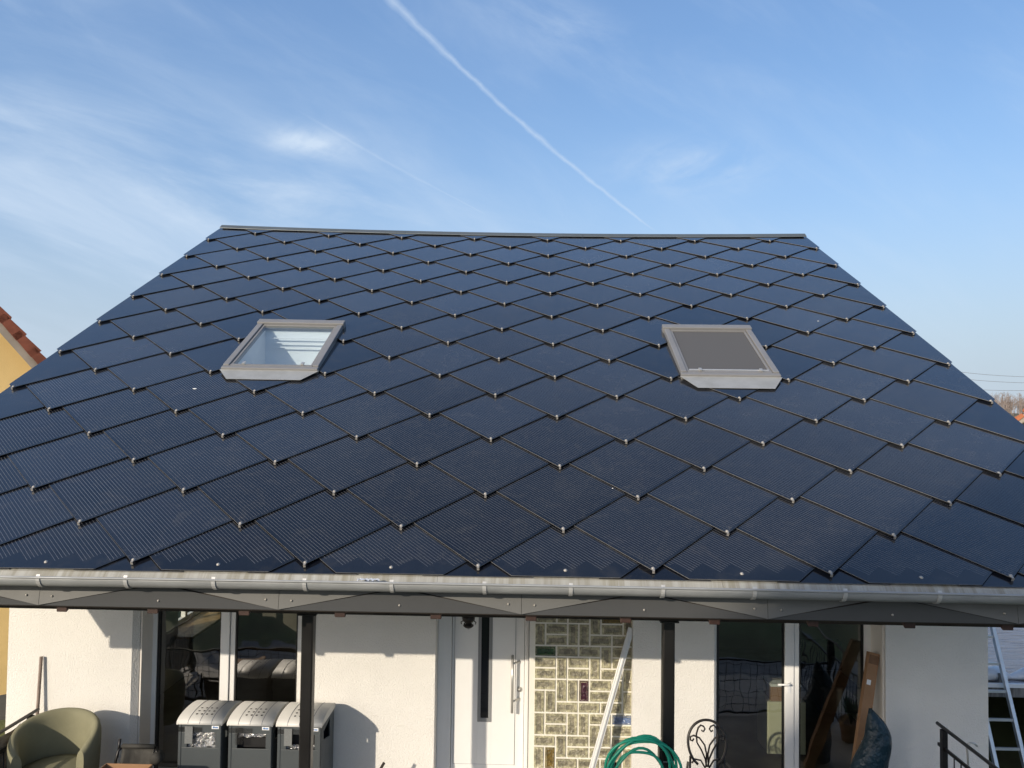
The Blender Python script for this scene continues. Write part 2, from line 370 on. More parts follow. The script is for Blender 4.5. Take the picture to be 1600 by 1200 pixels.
# ------------------------------------------------------------------ mesh helpers
class MB:
    """collects verts and faces in world metres; build() links ONE mesh object"""
    def __init__(s): s.v = []; s.f = []; s.mi = []; s.cur = 0; s.sm = []; s.smooth = False

    def add(s, vs, fs):
        k0 = len(s.v); s.v += [tuple(x) for x in vs]
        for f in fs: s.f.append([k0 + i for i in f]); s.mi.append(s.cur); s.sm.append(s.smooth)
        return s

    def box(s, x0, x1, y0, y1, z0, z1):
        return s.add([(x0, y0, z0), (x1, y0, z0), (x1, y1, z0), (x0, y1, z0), (x0, y0, z1), (x1, y0, z1), (x1, y1, z1), (x0, y1, z1)],
                     [(0, 3, 2, 1), (4, 5, 6, 7), (0, 1, 5, 4), (1, 2, 6, 5), (2, 3, 7, 6), (3, 0, 4, 7)])

    def prism(s, poly, vec):                  # poly: 3D points in a plane, extruded by vec
        n = len(poly); vec = Vector(vec)
        vs = [Vector(p) for p in poly] + [Vector(p) + vec for p in poly]
        fs = [tuple(range(n))[::-1], tuple(range(n, 2 * n))] + [(i, (i + 1) % n, n + (i + 1) % n, n + i) for i in range(n)]
        return s.add(vs, fs)

    def tube(s, pts, r, n=8, cap=True, closed=False):
        pts = [Vector(p) for p in pts]; N = len(pts); rs = r if isinstance(r, (list, tuple)) else [r] * N
        rings = []; prev = None
        for i, p in enumerate(pts):
            if closed: t = (pts[(i + 1) % N] - pts[i - 1])
            else: t = (pts[min(i + 1, N - 1)] - pts[max(i - 1, 0)])
            t = t.normalized() if t.length > 1e-9 else Vector((0, 0, 1))
            if prev is None:
                a = Vector((0, 0, 1)) if abs(t.z) < 0.9 else Vector((1, 0, 0)); nx = t.cross(a).normalized()
            else:
                nx = (prev - t * prev.dot(t)); nx = nx.normalized() if nx.length > 1e-6 else t.orthogonal().normalized()
            prev = nx; ny = t.cross(nx)
            rings.append([p + (nx * math.cos(2 * math.pi * j / n) + ny * math.sin(2 * math.pi * j / n)) * rs[i] for j in range(n)])
        vs = [q for g in rings for q in g]; fs = []
        for i in range(N if closed else N - 1):
            a, b = i * n, ((i + 1) % N) * n
            for j in range(n): fs.append((a + j, a + (j + 1) % n, b + (j + 1) % n, b + j))
        if cap and not closed:
            fs.append(tuple(range(n))[::-1]); fs.append(tuple(range((N - 1) * n, N * n)))
        o = s.smooth; s.smooth = True; s.add(vs, fs); s.smooth = o
        return s

    def bar(s, p, q, wx, wy, up=(0, 0, 1)):    # rectangular bar from p to q
        p, q = Vector(p), Vector(q); t = (q - p).normalized(); up = Vector(up)
        if abs(t.dot(up)) > 0.98: up = Vector((0, 1, 0))
        a = t.cross(up).normalized() * wx / 2; b = a.cross(t).normalized() * wy / 2
        return s.prism([p - a - b, p + a - b, p + a + b, p - a + b], q - p)

    def lathe(s, c, prof, n=16, axis='z'):
        vs = []; fs = []; c = Vector(c)
        for r, h in prof:
            for j in range(n):
                a = 2 * math.pi * j / n
                if axis == 'z': vs.append(c + Vector((r * math.cos(a), r * math.sin(a), h)))
                else: vs.append(c + Vector((r * math.cos(a), h, r * math.sin(a))))
        for i in range(len(prof) - 1):
            for j in range(n): fs.append((i * n + j, i * n + (j + 1) % n, (i + 1) * n + (j + 1) % n, (i + 1) * n + j))
        fs.append(tuple(range(n))[::-1]); fs.append(tuple(range((len(prof) - 1) * n, len(prof) * n)))
        o = s.smooth; s.smooth = True; s.add(vs, fs); s.smooth = o
        return s

    def grid(s, rows, smooth=True):            # rows of points
        n = len(rows[0]); o = s.smooth; s.smooth = smooth
        s.add([p for r in rows for p in r], [(i * n + j, i * n + j + 1, (i + 1) * n + j + 1, (i + 1) * n + j) for i in range(len(rows) - 1) for j in range(n - 1)])
        s.smooth = o
        return s

    def build(s, name, mats, parent=None, bevel=0.0, loc=None, subd=0, solid=0.0):
        if not isinstance(mats, (list, tuple)): mats = [mats]
        L = Vector(loc) if loc is not None else (Vector(parent['_o']) if parent is not None else Vector((0, 0, 0)))
        me = D.meshes.new(name)
        me.from_pydata([tuple(Vector(p) - L) for p in s.v], [], s.f)
        for m_ in mats: me.materials.append(M[m_])
        me.polygons.foreach_set('material_index', s.mi); me.polygons.foreach_set('use_smooth', s.sm)
        bm = bmesh.new(); bm.from_mesh(me); bmesh.ops.recalc_face_normals(bm, faces=bm.faces[:]); bm.to_mesh(me); bm.free()
        me.update()
        o = D.objects.new(name, me); C.objects.link(o)
        o['_o'] = L
        if parent is not None: o.parent = parent
        else: o.location = L
        if solid:
            q = o.modifiers.new('solid', 'SOLIDIFY'); q.thickness = solid; q.offset = 0
        if bevel:
            q = o.modifiers.new('bevel', 'BEVEL'); q.width = bevel; q.segments = 2; q.limit_method = 'ANGLE'; q.angle_limit = R(40)
        if subd:
            q = o.modifiers.new('subd', 'SUBSURF'); q.levels = subd; q.render_levels = subd
        return o


def tag(o, label=None, cat=None, group=None, kind=None):
    if label: o['label'] = label
    if cat: o['category'] = cat
    if group: o['group'] = group
    if kind: o['kind'] = kind
    return o


def empty(name, loc, label=None, cat=None, group=None):
    o = D.objects.new(name, None); C.objects.link(o); o.location = loc; o['_o'] = Vector(loc); o.empty_display_size = 0.2
    return tag(o, label, cat, group)


def at(x, y, Y):
    """photo pixel (1600 wide) on the plane at distance Y -> world point"""
    d = _r * ((x - 800) / 1202) - _u * ((y - 600) / 1202) + _f
    d = d * (Y / d.y)
    return Vector((d.x, d.y, d.z + ZC))


def X_(x, Y, y=1050): return at(x, y, Y).x
def Z_(y, Y, x=800): return at(x, y, Y).z


# ------------------------------------------------------------------ roof surface: measured, slightly sagging and wavy
PITCH = 0.4904; CP, SP = math.cos(PITCH), math.sin(PITCH)
HU, HV = 0.68, 0.491


def RP(x, s, h=0.0):
    """roof coordinates: x along the eave (0 = middle), s up the slope from the lowest bolt row, h above the battens"""
    U = x / HU; u = U / 8; v = s / HV / 19
    xx = x + 0.0391 * u ** 3 + 0.008 * u * v
    ss = s - 0.0243 * u * u + 0.0018 * u
    hh = v * (0.0705 * u * u - 0.0379 * u) + 0.0057 * v * v + h - 0.055
    return Vector((-0.3844 + xx, 6.024 + ss * CP - hh * SP, -1.2284 + ZC + ss * SP + hh * CP))


XL, XR = -8.12 * HU, 8.10 * HU
S0, S1 = -0.075, 19.78 * HV
SKY_U = {-1: (-4.83, -3.15, 7.1, 10.15), 1: (3.19, 4.88, 7.1, 10.2)}     # skylights: u0, u1, v0, v1

# ------------------------------------------------------------------ setting
GZ = -2.4
g = MB().add([(-3000, -3000, GZ), (3000, -3000, GZ), (3000, 4000, GZ), (-3000, 4000, GZ)], [(0, 1, 2, 3)])
tag(g.build('lawn', 'lawn'), kind='structure')
t_ = MB().box(-5.3, 4.72, 4.9, 8.09, -0.25, 0.0).box(-5.2, 4.62, 5.0, 8.08, GZ - 0.3, -0.254)
tag(t_.build('terrace', 'terrace'), kind='structure')
tag(MB().box(-12, 14, -3.4, -1.2, GZ - 0.2, GZ + 0.02).build('path', 'path'), kind='structure')

# ------------------------------------------------------------------ the house
house = empty('solar_roof_house', (-0.36, 8.1, 0.0), 'white plastered house under a large roof of dark blue diamond solar panels', 'house')
WY = 8.1; WL, WR = -5.48, 4.74
TOPZ = 2.3


def wall_roof_z(y): return -1.2284 + ZC + (y - 6.024) * math.tan(PITCH) - 0.22


wl = MB()
ch = 0.055
# front wall pieces between the openings (the terrace doors sit 0.3 m back)
wl.prism([(WL, WY, GZ), (-4.10 - ch, WY, GZ), (-4.10, WY + ch, GZ), (-4.10, WY + 0.42, GZ), (WL, WY + 0.42, GZ)], (0, 0, TOPZ - GZ))
wl.box(-2.40, -0.95, WY, WY + 0.42, GZ, TOPZ)
wl.prism([(1.105, WY, GZ), (1.975 - 0.03, WY, GZ), (1.975, WY + 0.03, GZ), (1.975, WY + 0.42, GZ), (1.105, WY + 0.42, GZ)], (0, 0, TOPZ - GZ))
wl.box(3.70, WR, WY, WY + 0.42, GZ, TOPZ)
wl.box(WL, WR, WY, WY + 0.42, TOPZ, wall_roof_z(WY) - 0.02)
for a, b in ((-4.10, -2.40), (-0.95, 1.105), (1.975, 3.70)): wl.box(a, b, WY + 0.01, WY + 0.41, GZ, -0.02)
# gable walls; a window opening in the left one
RIDGE_Y = 14.55


def gable(x0, x1, ya, yb, zlo=GZ, za=None, zb=None):
    pts = [(x0, ya, zlo), (x0, yb, zlo)]
    top = [(x0, yb, zb if zb is not None else min(wall_roof_z(yb), wall_roof_z(2 * RIDGE_Y - yb)))]
    if zb is None and ya < RIDGE_Y < yb: top.append((x0, RIDGE_Y, wall_roof_z(RIDGE_Y)))
    top.append((x0, ya, za if za is not None else min(wall_roof_z(ya), wall_roof_z(2 * RIDGE_Y - ya))))
    wl.prism(pts + top, (x1 - x0, 0, 0))


gable(WR - 0.36, WR - 0.002, WY + 0.42, 21.0)
gable(WL + 0.002, WL + 0.36, WY + 0.42, 11.3)
gable(WL + 0.002, WL + 0.36, 12.7, 21.0)
gable(WL + 0.002, WL + 0.36, 11.3, 12.7, GZ, 0.62, 0.62)
wl.prism([(WL + 0.002, 11.3, 1.95), (WL + 0.002, 12.7, 1.95), (WL + 0.002, 12.7, wall_roof_z(12.7)), (WL + 0.002, 11.3, wall_roof_z(11.3))], (0.358, 0, 0))
wl.box(WL + 0.002, WR - 0.002, 21.0, 21.36, GZ, wall_roof_z(2 * RIDGE_Y - 21.0) - 0.02)
wl.build('wall', 'plaster', house)
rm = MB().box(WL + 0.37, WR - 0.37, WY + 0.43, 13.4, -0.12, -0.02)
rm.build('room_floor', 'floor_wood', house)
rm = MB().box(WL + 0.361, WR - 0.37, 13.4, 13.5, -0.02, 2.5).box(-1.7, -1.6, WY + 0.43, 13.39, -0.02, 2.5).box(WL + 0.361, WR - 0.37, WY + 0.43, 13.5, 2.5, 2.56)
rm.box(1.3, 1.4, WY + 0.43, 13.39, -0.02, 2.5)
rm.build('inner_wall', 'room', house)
MB().box(WL + 0.15, WL + 0.62, 11.2, 12.8, 0.62, 0.66).build('window_sill', 'sill_wood', house)
fr = MB()
for y0, y1 in ((11.3, 11.38), (11.96, 12.04), (12.62, 12.7)): fr.box(WL + 0.1, WL + 0.17, y0, y1, 0.66, 1.95)
for z0, z1 in ((0.66, 0.74), (1.87, 1.95)):
    for y0, y1 in ((11.381, 11.959), (12.041, 12.619)): fr.box(WL + 0.101, WL + 0.169, y0, y1, z0, z1)
fr.build('side_window', 'pvc', house, bevel=0.006)

# ---- roof deck (with two openings) and the far slope
rf = MB()
xs = sorted([XL, XR] + [SKY_U[k_][i] * HU + (0.09 if i == 0 else -0.09) for k_ in SKY_U for i in (0, 1)] + [XL + (XR - XL) * i / 16 for i in range(1, 16)])
ss_ = sorted([S0 - 0.02, S1, 7.1 * HV + 0.1, 10.15 * HV - 0.1] + [S1 * i / 8 for i in range(1, 8)])


def in_sky(x, s):
    for u0, u1, v0, v1 in SKY_U.values():
        if u0 * HU + 0.085 < x < u1 * HU - 0.085 and 7.1 * HV + 0.095 < s < 10.15 * HV - 0.095: return True
    return False


for lvl in (0.0, -0.16):
    for i in range(len(xs) - 1):
        for j in range(len(ss_) - 1):
            if in_sky((xs[i] + xs[i + 1]) / 2, (ss_[j] + ss_[j + 1]) / 2): continue
            rf.add([RP(xs[i], ss_[j], lvl), RP(xs[i + 1], ss_[j], lvl), RP(xs[i + 1], ss_[j + 1], lvl), RP(xs[i], ss_[j + 1], lvl)], [(0, 1, 2, 3)])
for x in (XL, XR):                             # closed edges
    for j in range(len(ss_) - 1): rf.add([RP(x, ss_[j], 0), RP(x, ss_[j + 1], 0), RP(x, ss_[j + 1], -0.16), RP(x, ss_[j], -0.16)], [(0, 1, 2, 3)])
for i in range(len(xs) - 1): rf.add([RP(xs[i], ss_[0], 0), RP(xs[i + 1], ss_[0], 0), RP(xs[i + 1], ss_[0], -0.16), RP(xs[i], ss_[0], -0.16)], [(0, 1, 2, 3)])
back = []
for lvl in (0.03, -0.16):
    rows = [[RP(x, S1, lvl) for x in xs], [Vector((RP(x, S1).x, 23.1, 2.75 + lvl)) for x in xs]]
    rf.grid(rows, smooth=False)
rf.build('roof', ['deck'], house)

# ---- verge trim along both sloping edges
for x, nm in ((XL - 0.012, -1), (XR + 0.012, 1)):
    v_ = MB()
    v_.grid([[RP(x, S0 + (S1 - S0) * i / 14, 0.006) for i in range(15)], [RP(x, S0 + (S1 - S0) * i / 14, -0.20) for i in range(15)]], smooth=False)
    v_.build('verge_board', 'fascia_lower', house, solid=0.018)

# ---- ridge cap: folded metal in lengths
for a, b in ((XL + 0.012, -2.02), (-2.016, 1.35), (1.354, XR - 0.012)):
    rc = MB(); n = 8
    rows = []
    for ds, h in ((-0.11, 0.046), (-0.105, 0.054), (0.0, 0.070), (0.03, 0.066)):
        rows.append([RP(a + (b - a) * i / n, S1 + ds, h) for i in range(n + 1)])
    rows.append([p + Vector((0, 0.16, -0.09)) for p in rows[-1]])
    rc.grid(rows, smooth=False)
    rc.build('ridge_cap', 'ridge_metal', house, solid=0.004)

# ---- solar panels
HD = 0.668                                    # half diagonal of one square panel
TIP = 0.038                                   # lift of the lower corner
THK = 0.0048


def clip(poly, ax, val, keep_less):
    out = []
    for i in range(len(poly)):
        p, q = poly[i - 1], poly[i]
        ip = (p[ax] <= val) if keep_less else (p[ax] >= val); iq = (q[ax] <= val) if keep_less else (q[ax] >= val)
        if ip != iq:
            t = (val - p[ax]) / (q[ax] - p[ax]); out.append((p[0] + t * (q[0] - p[0]), p[1] + t * (q[1] - p[1])))
        if iq: out.append(q)
    return out


def cut_sky(poly):
    out = [poly]
    for u0, u1, v0, v1 in SKY_U.values():
        x0, x1, s0, s1 = u0 * HU + 0.05, u1 * HU - 0.05, v0 * HV + 0.05, v1 * HV - 0.05
        nxt = []
        for p in out:
            if max(q[0] for q in p) <= x0 or min(q[0] for q in p) >= x1 or max(q[1] for q in p) <= s0 or min(q[1] for q in p) >= s1: nxt.append(p); continue
            l = clip(p, 0, x0, True); r = clip(p, 0, x1, False); md = clip(clip(p, 0, x0, False), 0, x1, True) if p else []
            lo = clip(md, 1, s0, True) if md else []; hi = clip(md, 1, s1, False) if md else []
            nxt += [q for q in (l, r, lo, hi) if len(q) > 2 and abs(sum(q[i - 1][0] * q[i][1] - q[i][0] * q[i - 1][1] for i in range(len(q)))) > 0.004]
        out = nxt
    return out


BLANK = {(-5, 9), (-5, 7), (-3, 9), (-3, 7), (-4, 10), (-4, 6), (3, 9), (3, 7), (5, 9), (5, 7), (4, 10), (4, 6)}
SKIP = {(-4, 8), (4, 8)}
panels = []
for v in range(-2, 20):
    for u in range(-9, 10):
        if (u + v) % 2 or (u, v) in SKIP: continue
        x, s = u * HU, v * HV
        poly = [(x, s), (x + HD, s + HD), (x, s + 2 * HD), (x - HD, s + HD)]
        for ax, val, less in ((0, XL, False), (0, XR, True), (1, S0, False), (1, S1 - 0.03, True)):
            if poly: poly = clip(poly, ax, val, less)
        if len(poly) < 3: continue
        pieces = cut_sky(poly)
        if not pieces: continue
        area = abs(sum(poly[i - 1][0] * poly[i][1] - poly[i][0] * poly[i - 1][1] for i in range(len(poly)))) / 2
        if area < 0.01: continue
        panels.append((u, v, pieces))
panels.sort(key=lambda p: (p[1], abs(p[0])))


def panel_mesh(lst):
    """one mesh of panels: top glass, rim, underside; two UV layers carry the cell grid"""
    vsx, fs, mi, uvc, uvi = [], [], [], [], []
    for (u, v, pieces) in lst:
        rnd = random.random(); x0, s0 = u * HU, v * HV
        ta, tb = random.uniform(-.0035, .0035), random.uniform(-.003, .003)
        blank = abs(u) >= 8 or (u, v) in BLANK or v == -2 or (v >= 19)
        cutv = (s0 + HD - S0) if v == -1 else 9.0
        # split in strips so that panels follow the gentle sag of the roof
        def hh(p, off): return 0.012 + TIP * (1 - (p[1] - s0) / (2 * HD)) + ta * (p[0] - x0) + tb * (p[1] - s0 - HD) + off
        for poly in pieces:
            n = len(poly); k0 = len(vsx)
            vsx += [RP(p[0], p[1], hh(p, 0)) for p in poly] + [RP(p[0], p[1], hh(p, -THK)) for p in poly]
            loops = [list(range(n)), list(range(2 * n - 1, n - 1, -1))] + [[i, n + i, n + (i + 1) % n, (i + 1) % n] for i in range(n)]
            for q, lp in enumerate(loops):
                fs.append([k0 + i for i in lp]); mi.append((1 if blank else 0) if q == 0 else (3 if q == 1 else 2))
                for i in lp:
                    p = poly[i % n]; lx, ls = p[0] - x0, p[1] - s0 - HD
                    uvc.append(((lx + ls) * 0.70711, (lx - ls) * 0.70711)); uvi.append((cutv, rnd))
    return vsx, fs, mi, uvc, uvi


def make_panels(lst, name='solar_panel'):
    vsx, fs, mi, uvc, uvi = panel_mesh(lst)
    L = Vector(house['_o'])
    me = D.meshes.new(name); me.from_pydata([tuple(p - L) for p in vsx], [], fs)
    for m_ in ('solar_cells', 'solar_blank', 'tile_edge', 'tile_under'): me.materials.append(M[m_])
    me.polygons.foreach_set('material_index', mi)
    for nm, dat in (('cells', uvc), ('info', uvi)):
        ul = me.uv_layers.new(name=nm)
        for i, d in enumerate(dat): ul.data[i].uv = d
    me.update()
    o = D.objects.new(name, me); C.objects.link(o); o.parent = house; o['_o'] = L
    return o


NRM = Vector((0, -SP, CP))


def bolt_mb(b, u, v):
    if v >= 0: x, s = u * HU, v * HV + 0.026
    else: x, s = u * HU, 0.0
    if v == -2: return False
    x = max(XL + 0.03, min(XR - 0.03, x))
    base = 0.012 + TIP * (1 - (s - v * HV) / (2 * HD))
    c = RP(x, s, base)
    ax, ay = Vector((1, 0, 0)), Vector((0, CP, SP))
    prof = [(0.0155, -0.001), (0.0155, 0.003), (0.011, 0.004), (0.010, 0.008), (0.006, 0.011)]
    vs_ = [c + ax * (r * math.cos(j * math.pi / 5)) + ay * (r * math.sin(j * math.pi / 5)) + NRM * h for r, h in prof for j in range(10)]
    fs_ = [(i * 10 + j, i * 10 + (j + 1) % 10, i * 10 + 10 + (j + 1) % 10, i * 10 + 10 + j) for i in range(4) for j in range(10)] + [tuple(range(40, 50))]
    b.smooth = True; b.add(vs_, fs_); b.smooth = False
    if v >= 0:                                  # hook folded round the tip
        t0 = RP(x, v * HV, base + 0.004)
        hk = [t0 + ax * -0.009 + ay * 0.03, t0 + ax * 0.009 + ay * 0.03, t0 + ax * 0.009 - ay * 0.010, t0 - ax * 0.009 - ay * 0.010]
        b.prism(hk, NRM * -0.003)
        b.prism([hk[3], hk[2], hk[2] + ay * 0.004, hk[3] + ay * 0.004], NRM * -0.024)
    return True


for p in panels[:100]:
    o = make_panels([p])
    b = MB()
    if bolt_mb(b, p[0], p[1]): b.build('bolt', 'bolt_steel', o)
rest = make_panels(panels[100:]); rest['kind'] = 'stuff'
b = MB()
for p in panels[100:]: bolt_mb(b, p[0], p[1])
b.build('bolt', 'bolt_steel', rest)
# bird droppings on the glass
for i, (px, s, r) in enumerate(((-3.42, 3.02, 0.016), (1.15, 1.15, 0.006), (4.35, 5.35, 0.010))):
    top_h = max(0.012 + TIP * (1 - (s - v * HV) / (2 * HD)) for u, v, _p in panels if abs(px - u * HU) + abs(s - v * HV - HD) <= HD)
    bd = MB(); c = RP(px, s, top_h + 0.007)
    ax, ay = Vector((1, 0, 0)), Vector((0, CP, SP))
    bd.add([c + ax * r * 1.5 * math.cos(a) * random.uniform(.7, 1.1) + ay * r * math.sin(a) * random.uniform(.7, 1.1) - NRM * 0.0035 for a in [j * math.pi / 6 for j in range(12)]] + [c], [(j, (j + 1) % 12, 12) for j in range(12)])
    bd.build('bird_dropping', 'bird_white', house)

# ---- skylights
def roof_box(b, u0, u1, s0, s1, h0, h1):
    pts = [RP(u0, s0, h0), RP(u1, s0, h0), RP(u1, s1, h0), RP(u0, s1, h0), RP(u0, s0, h1), RP(u1, s0, h1), RP(u1, s1, h1), RP(u0, s1, h1)]
    return b.add(pts, [(0, 3, 2, 1), (4, 5, 6, 7), (0, 1, 5, 4), (1, 2, 6, 5), (2, 3, 7, 6), (3, 0, 4, 7)])


for sgn, (u0, u1, v0, v1) in SKY_U.items():
    x0, x1, s0, s1 = u0 * HU, u1 * HU, v0 * HV, v1 * HV
    dr = 0.28 if sgn > 0 else 0.23
    sk = MB(); T_ = 0.098; wd = 0.072
    roof_box(sk, x0, x0 + wd, s0 + 0.07, s1 - 0.12, 0.0, T_)
    roof_box(sk, x1 - wd, x1, s0 + 0.07, s1 - 0.12, 0.0, T_)
    roof_box(sk, x0 - 0.004, x1 + 0.004, s0, s0 + 0.069, 0.0, T_ - 0.012)
    roof_box(sk, x0 - 0.012, x1 + 0.012, s1 - 0.119, s1, 0.0, T_ + 0.016)
    fo = sk.build('skylight', 'sky_frame', house, bevel=0.008)
    ins = MB()                                  # inner sash
    a, b_, c_, d_ = x0 + wd + 0.006, x1 - wd - 0.006, s0 + 0.075, s1 - 0.125
    iw = 0.028
    roof_box(ins, a, a + iw, c_ + 0.041, d_ - iw, 0.02, T_ - 0.018); roof_box(ins, b_ - iw, b_, c_ + 0.041, d_ - iw, 0.02, T_ - 0.018)
    roof_box(ins, a, b_, c_, c_ + 0.04, 0.02, T_ - 0.012); roof_box(ins, a, b_, d_ - iw + 0.001, d_, 0.02, T_ - 0.016)
    ins.build('sash', 'sky_frame', fo, bevel=0.004)
    gp = MB(); roof_box(gp, a + iw, b_ - iw, c_ + 0.041, d_ - iw, 0.060, 0.066)
    if sgn < 0:
        gp.v = [RP(a + iw, c_ + 0.041, 0.072), RP(b_ - iw, c_ + 0.041, 0.072), RP(b_ - iw, d_ - iw, 0.072), RP(a + iw, d_ - iw, 0.072)]; gp.f = [[0, 1, 2, 3]]; gp.mi = [0]; gp.sm = [False]
        gp.build('pane', 'sky_pane', fo)
    else:
        gp.build('awning_blind', 'blind', fo)
        ra = MB(); roof_box(ra, a + 0.03, b_ - 0.03, c_ + 0.05, c_ + 0.068, 0.067, 0.092); ra.build('blind_rail', 'alu', fo, bevel=0.003)
    for xx in (a + 0.14, b_ - 0.14):            # small clips at the lower sash
        cp = MB(); roof_box(cp, xx, xx + 0.035, c_ + 0.012, c_ + 0.075, T_ - 0.010, T_ + 0.008); cp.build('clip', 'steel', fo, bevel=0.003)
    fl = MB(); apr = [RP(x0 - 0.02, s0 + 0.002, 0.060), RP(x1 + 0.02, s0 + 0.002, 0.060), RP(x1 - 0.14, s0 - dr, 0.050), RP(x0 + 0.14, s0 - dr, 0.050)]
    fl.add(apr, [(0, 1, 2, 3)]); fl.build('apron_flashing', 'sky_flash', fo, solid=0.003)
    # reveal: white shaft under the opening
    sh = MB(); x0i, x1i, s0i, s1i = x0 + 0.09, x1 - 0.09, s0 + 0.1, s1 - 0.1
    dz_ = Vector((0, 0, -1.0)); dl = Vector((0, 0, -0.9))
    p = [RP(x0i, s0i, 0.02), RP(x1i, s0i, 0.02), RP(x1i, s1i, 0.02), RP(x0i, s1i, 0.02)]
    q = [p[0] + dz_, p[1] + dz_, p[2] + Vector((0, 0.0, -1.65)), p[3] + Vector((0, 0.0, -1.65))]
    sh.add(p + q, [(0, 1, 5, 4), (1, 2, 6, 5), (2, 3, 7, 6), (3, 0, 4, 7), (4, 5, 6, 7)]); sh.build('shaft', 'white_in', fo)
    for kk in range(3):
        yb_ = p[3].y - 0.03; MB().box(p[3].x + 0.10, p[2].x - 0.04, yb_ - 0.05, yb_ - 0.03, p[3].z - 0.15 - kk * 0.06, p[3].z - 0.138 - kk * 0.06).build('inner_rail', 'paper', fo)

# ---- eave: zinc drip sheet, half round gutter with brackets
EY = RP(0, S0).y
sh = MB(); n = 36
for a, b in ((XL - 0.02, -0.31), (-0.308, 1.875), (1.877, XR + 0.02)):
    rows = []
    for ds, dzz, h in ((0.03, 0.0, 0.012), (-0.005, 0.0, 0.010), (-0.055, -0.012, 0.0), (-0.075, -0.05, -0.012)):
        rows.append([RP(a + (b - a) * i / 12, S0 + ds, h - 0.0) + Vector((0, 0, dzz)) for i in range(13)])
    sh.grid(rows, smooth=False)
sh.build('drip_sheet', 'zinc_sheet', house, solid=0.002)


def eave_at(x): return RP(x - -0.3844, S0, 0.0)


GR = 0.078
gt = MB(); rows = []
xg0, xg1 = RP(XL, 0).x - 0.06, RP(XR, 0).x + 0.06
nx = 28
def gutter_c(x):
    e = eave_at(x); return Vector((x, e.y - 0.084, e.z - 0.011))
for k_ in range(15):
    a = math.pi * k_ / 14
    rows.append([gutter_c(xg0 + (xg1 - xg0) * i / nx) + Vector((0, -GR * math.cos(a), -GR * math.sin(a))) for i in range(nx + 1)])
gt.grid(rows)
gut = gt.build('gutter', 'zinc_gutter', house, solid=0.002)
bd = MB(); bd.tube([gutter_c(xg0 + (xg1 - xg0) * i / nx) + Vector((0, -GR - 0.004, 0.004)) for i in range(nx + 1)], 0.0095, 8); bd.build('rolled_bead', 'zinc_gutter', gut)
for px in (61, 197, 334, 476, 612, 757, 892, 1036, 1179, 1320, 1467, 1612, -75, -210):
    x = X_(px, 5.83, 915)
    if not xg0 + 0.05 < x < xg1 - 0.05: continue
    br = MB(); c = gutter_c(x); w2 = 0.0145
    prof = [(GR + 0.006) * 1.0] * 13
    rr = [[c + Vector((sx, -(GR + 0.006) * math.cos(math.pi * j / 12), -(GR + 0.006) * math.sin(math.pi * j / 12))) for j in range(13)] for sx in (-w2, w2)]
    for r_ in rr: r_.insert(0, r_[0] + Vector((0, 0.012, 0.026)))
    br.grid(rr, smooth=False); br.build('gutter_bracket', 'bracket_zinc', gut, solid=0.004)

# ---- fascia of folded sheets: upper leaf tilts up, lower leaf (triangles) tilts down
FY = 6.0; fz0 = Z_(964, FY, 1000); fz1 = fz0 + 0.265
fb = MB().box(RP(XL, 0).x + 0.01, RP(XR, 0).x - 0.01, FY + 0.022, FY + 0.05, fz0 - 0.012, fz0 + 0.20); fb.build('fascia_board', 'dark_wood', house)
seams = [X_(p_, FY, 955) for p_ in (61, 437, 819, 1205, 1590)]
stp = (seams[-1] - seams[0]) / 4; seams = [seams[0] - stp] + [seams[0] + stp * i for i in range(6)]
zt = fz0 + 0.185
xa, xb = RP(XL, 0).x, RP(XR, 0).x
for i in range(len(seams) - 1):
    a, b = max(seams[i], xa) + 0.0015, min(seams[i + 1], xb) - 0.0015
    if b - a < 0.1: continue
    mid = (seams[i] + seams[i + 1]) / 2; mid = min(max(mid, a + 0.05), b - 0.05)
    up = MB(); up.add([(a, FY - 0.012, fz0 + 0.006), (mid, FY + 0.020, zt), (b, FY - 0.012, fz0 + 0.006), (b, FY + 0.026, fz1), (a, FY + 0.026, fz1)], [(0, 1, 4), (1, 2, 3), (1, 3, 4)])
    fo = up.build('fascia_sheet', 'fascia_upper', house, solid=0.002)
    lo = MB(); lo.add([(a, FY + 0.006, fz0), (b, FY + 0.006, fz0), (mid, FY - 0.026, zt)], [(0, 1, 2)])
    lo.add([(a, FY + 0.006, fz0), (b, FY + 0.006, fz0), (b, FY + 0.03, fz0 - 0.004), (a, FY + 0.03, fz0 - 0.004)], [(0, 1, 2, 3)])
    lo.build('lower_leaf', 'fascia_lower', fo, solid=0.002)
    sc = MB()
    for x, z in ((a + 0.10, fz0 + 0.075), (b - 0.10, fz0 + 0.08), (mid, fz0 + 0.055)):
        sc.lathe((x, FY - 0.009, z), [(0.009, 0.02), (0.009, 0.0), (0.004, -0.004)], 8, 'y')
    sc.build('screws', 'bolt_steel', fo)

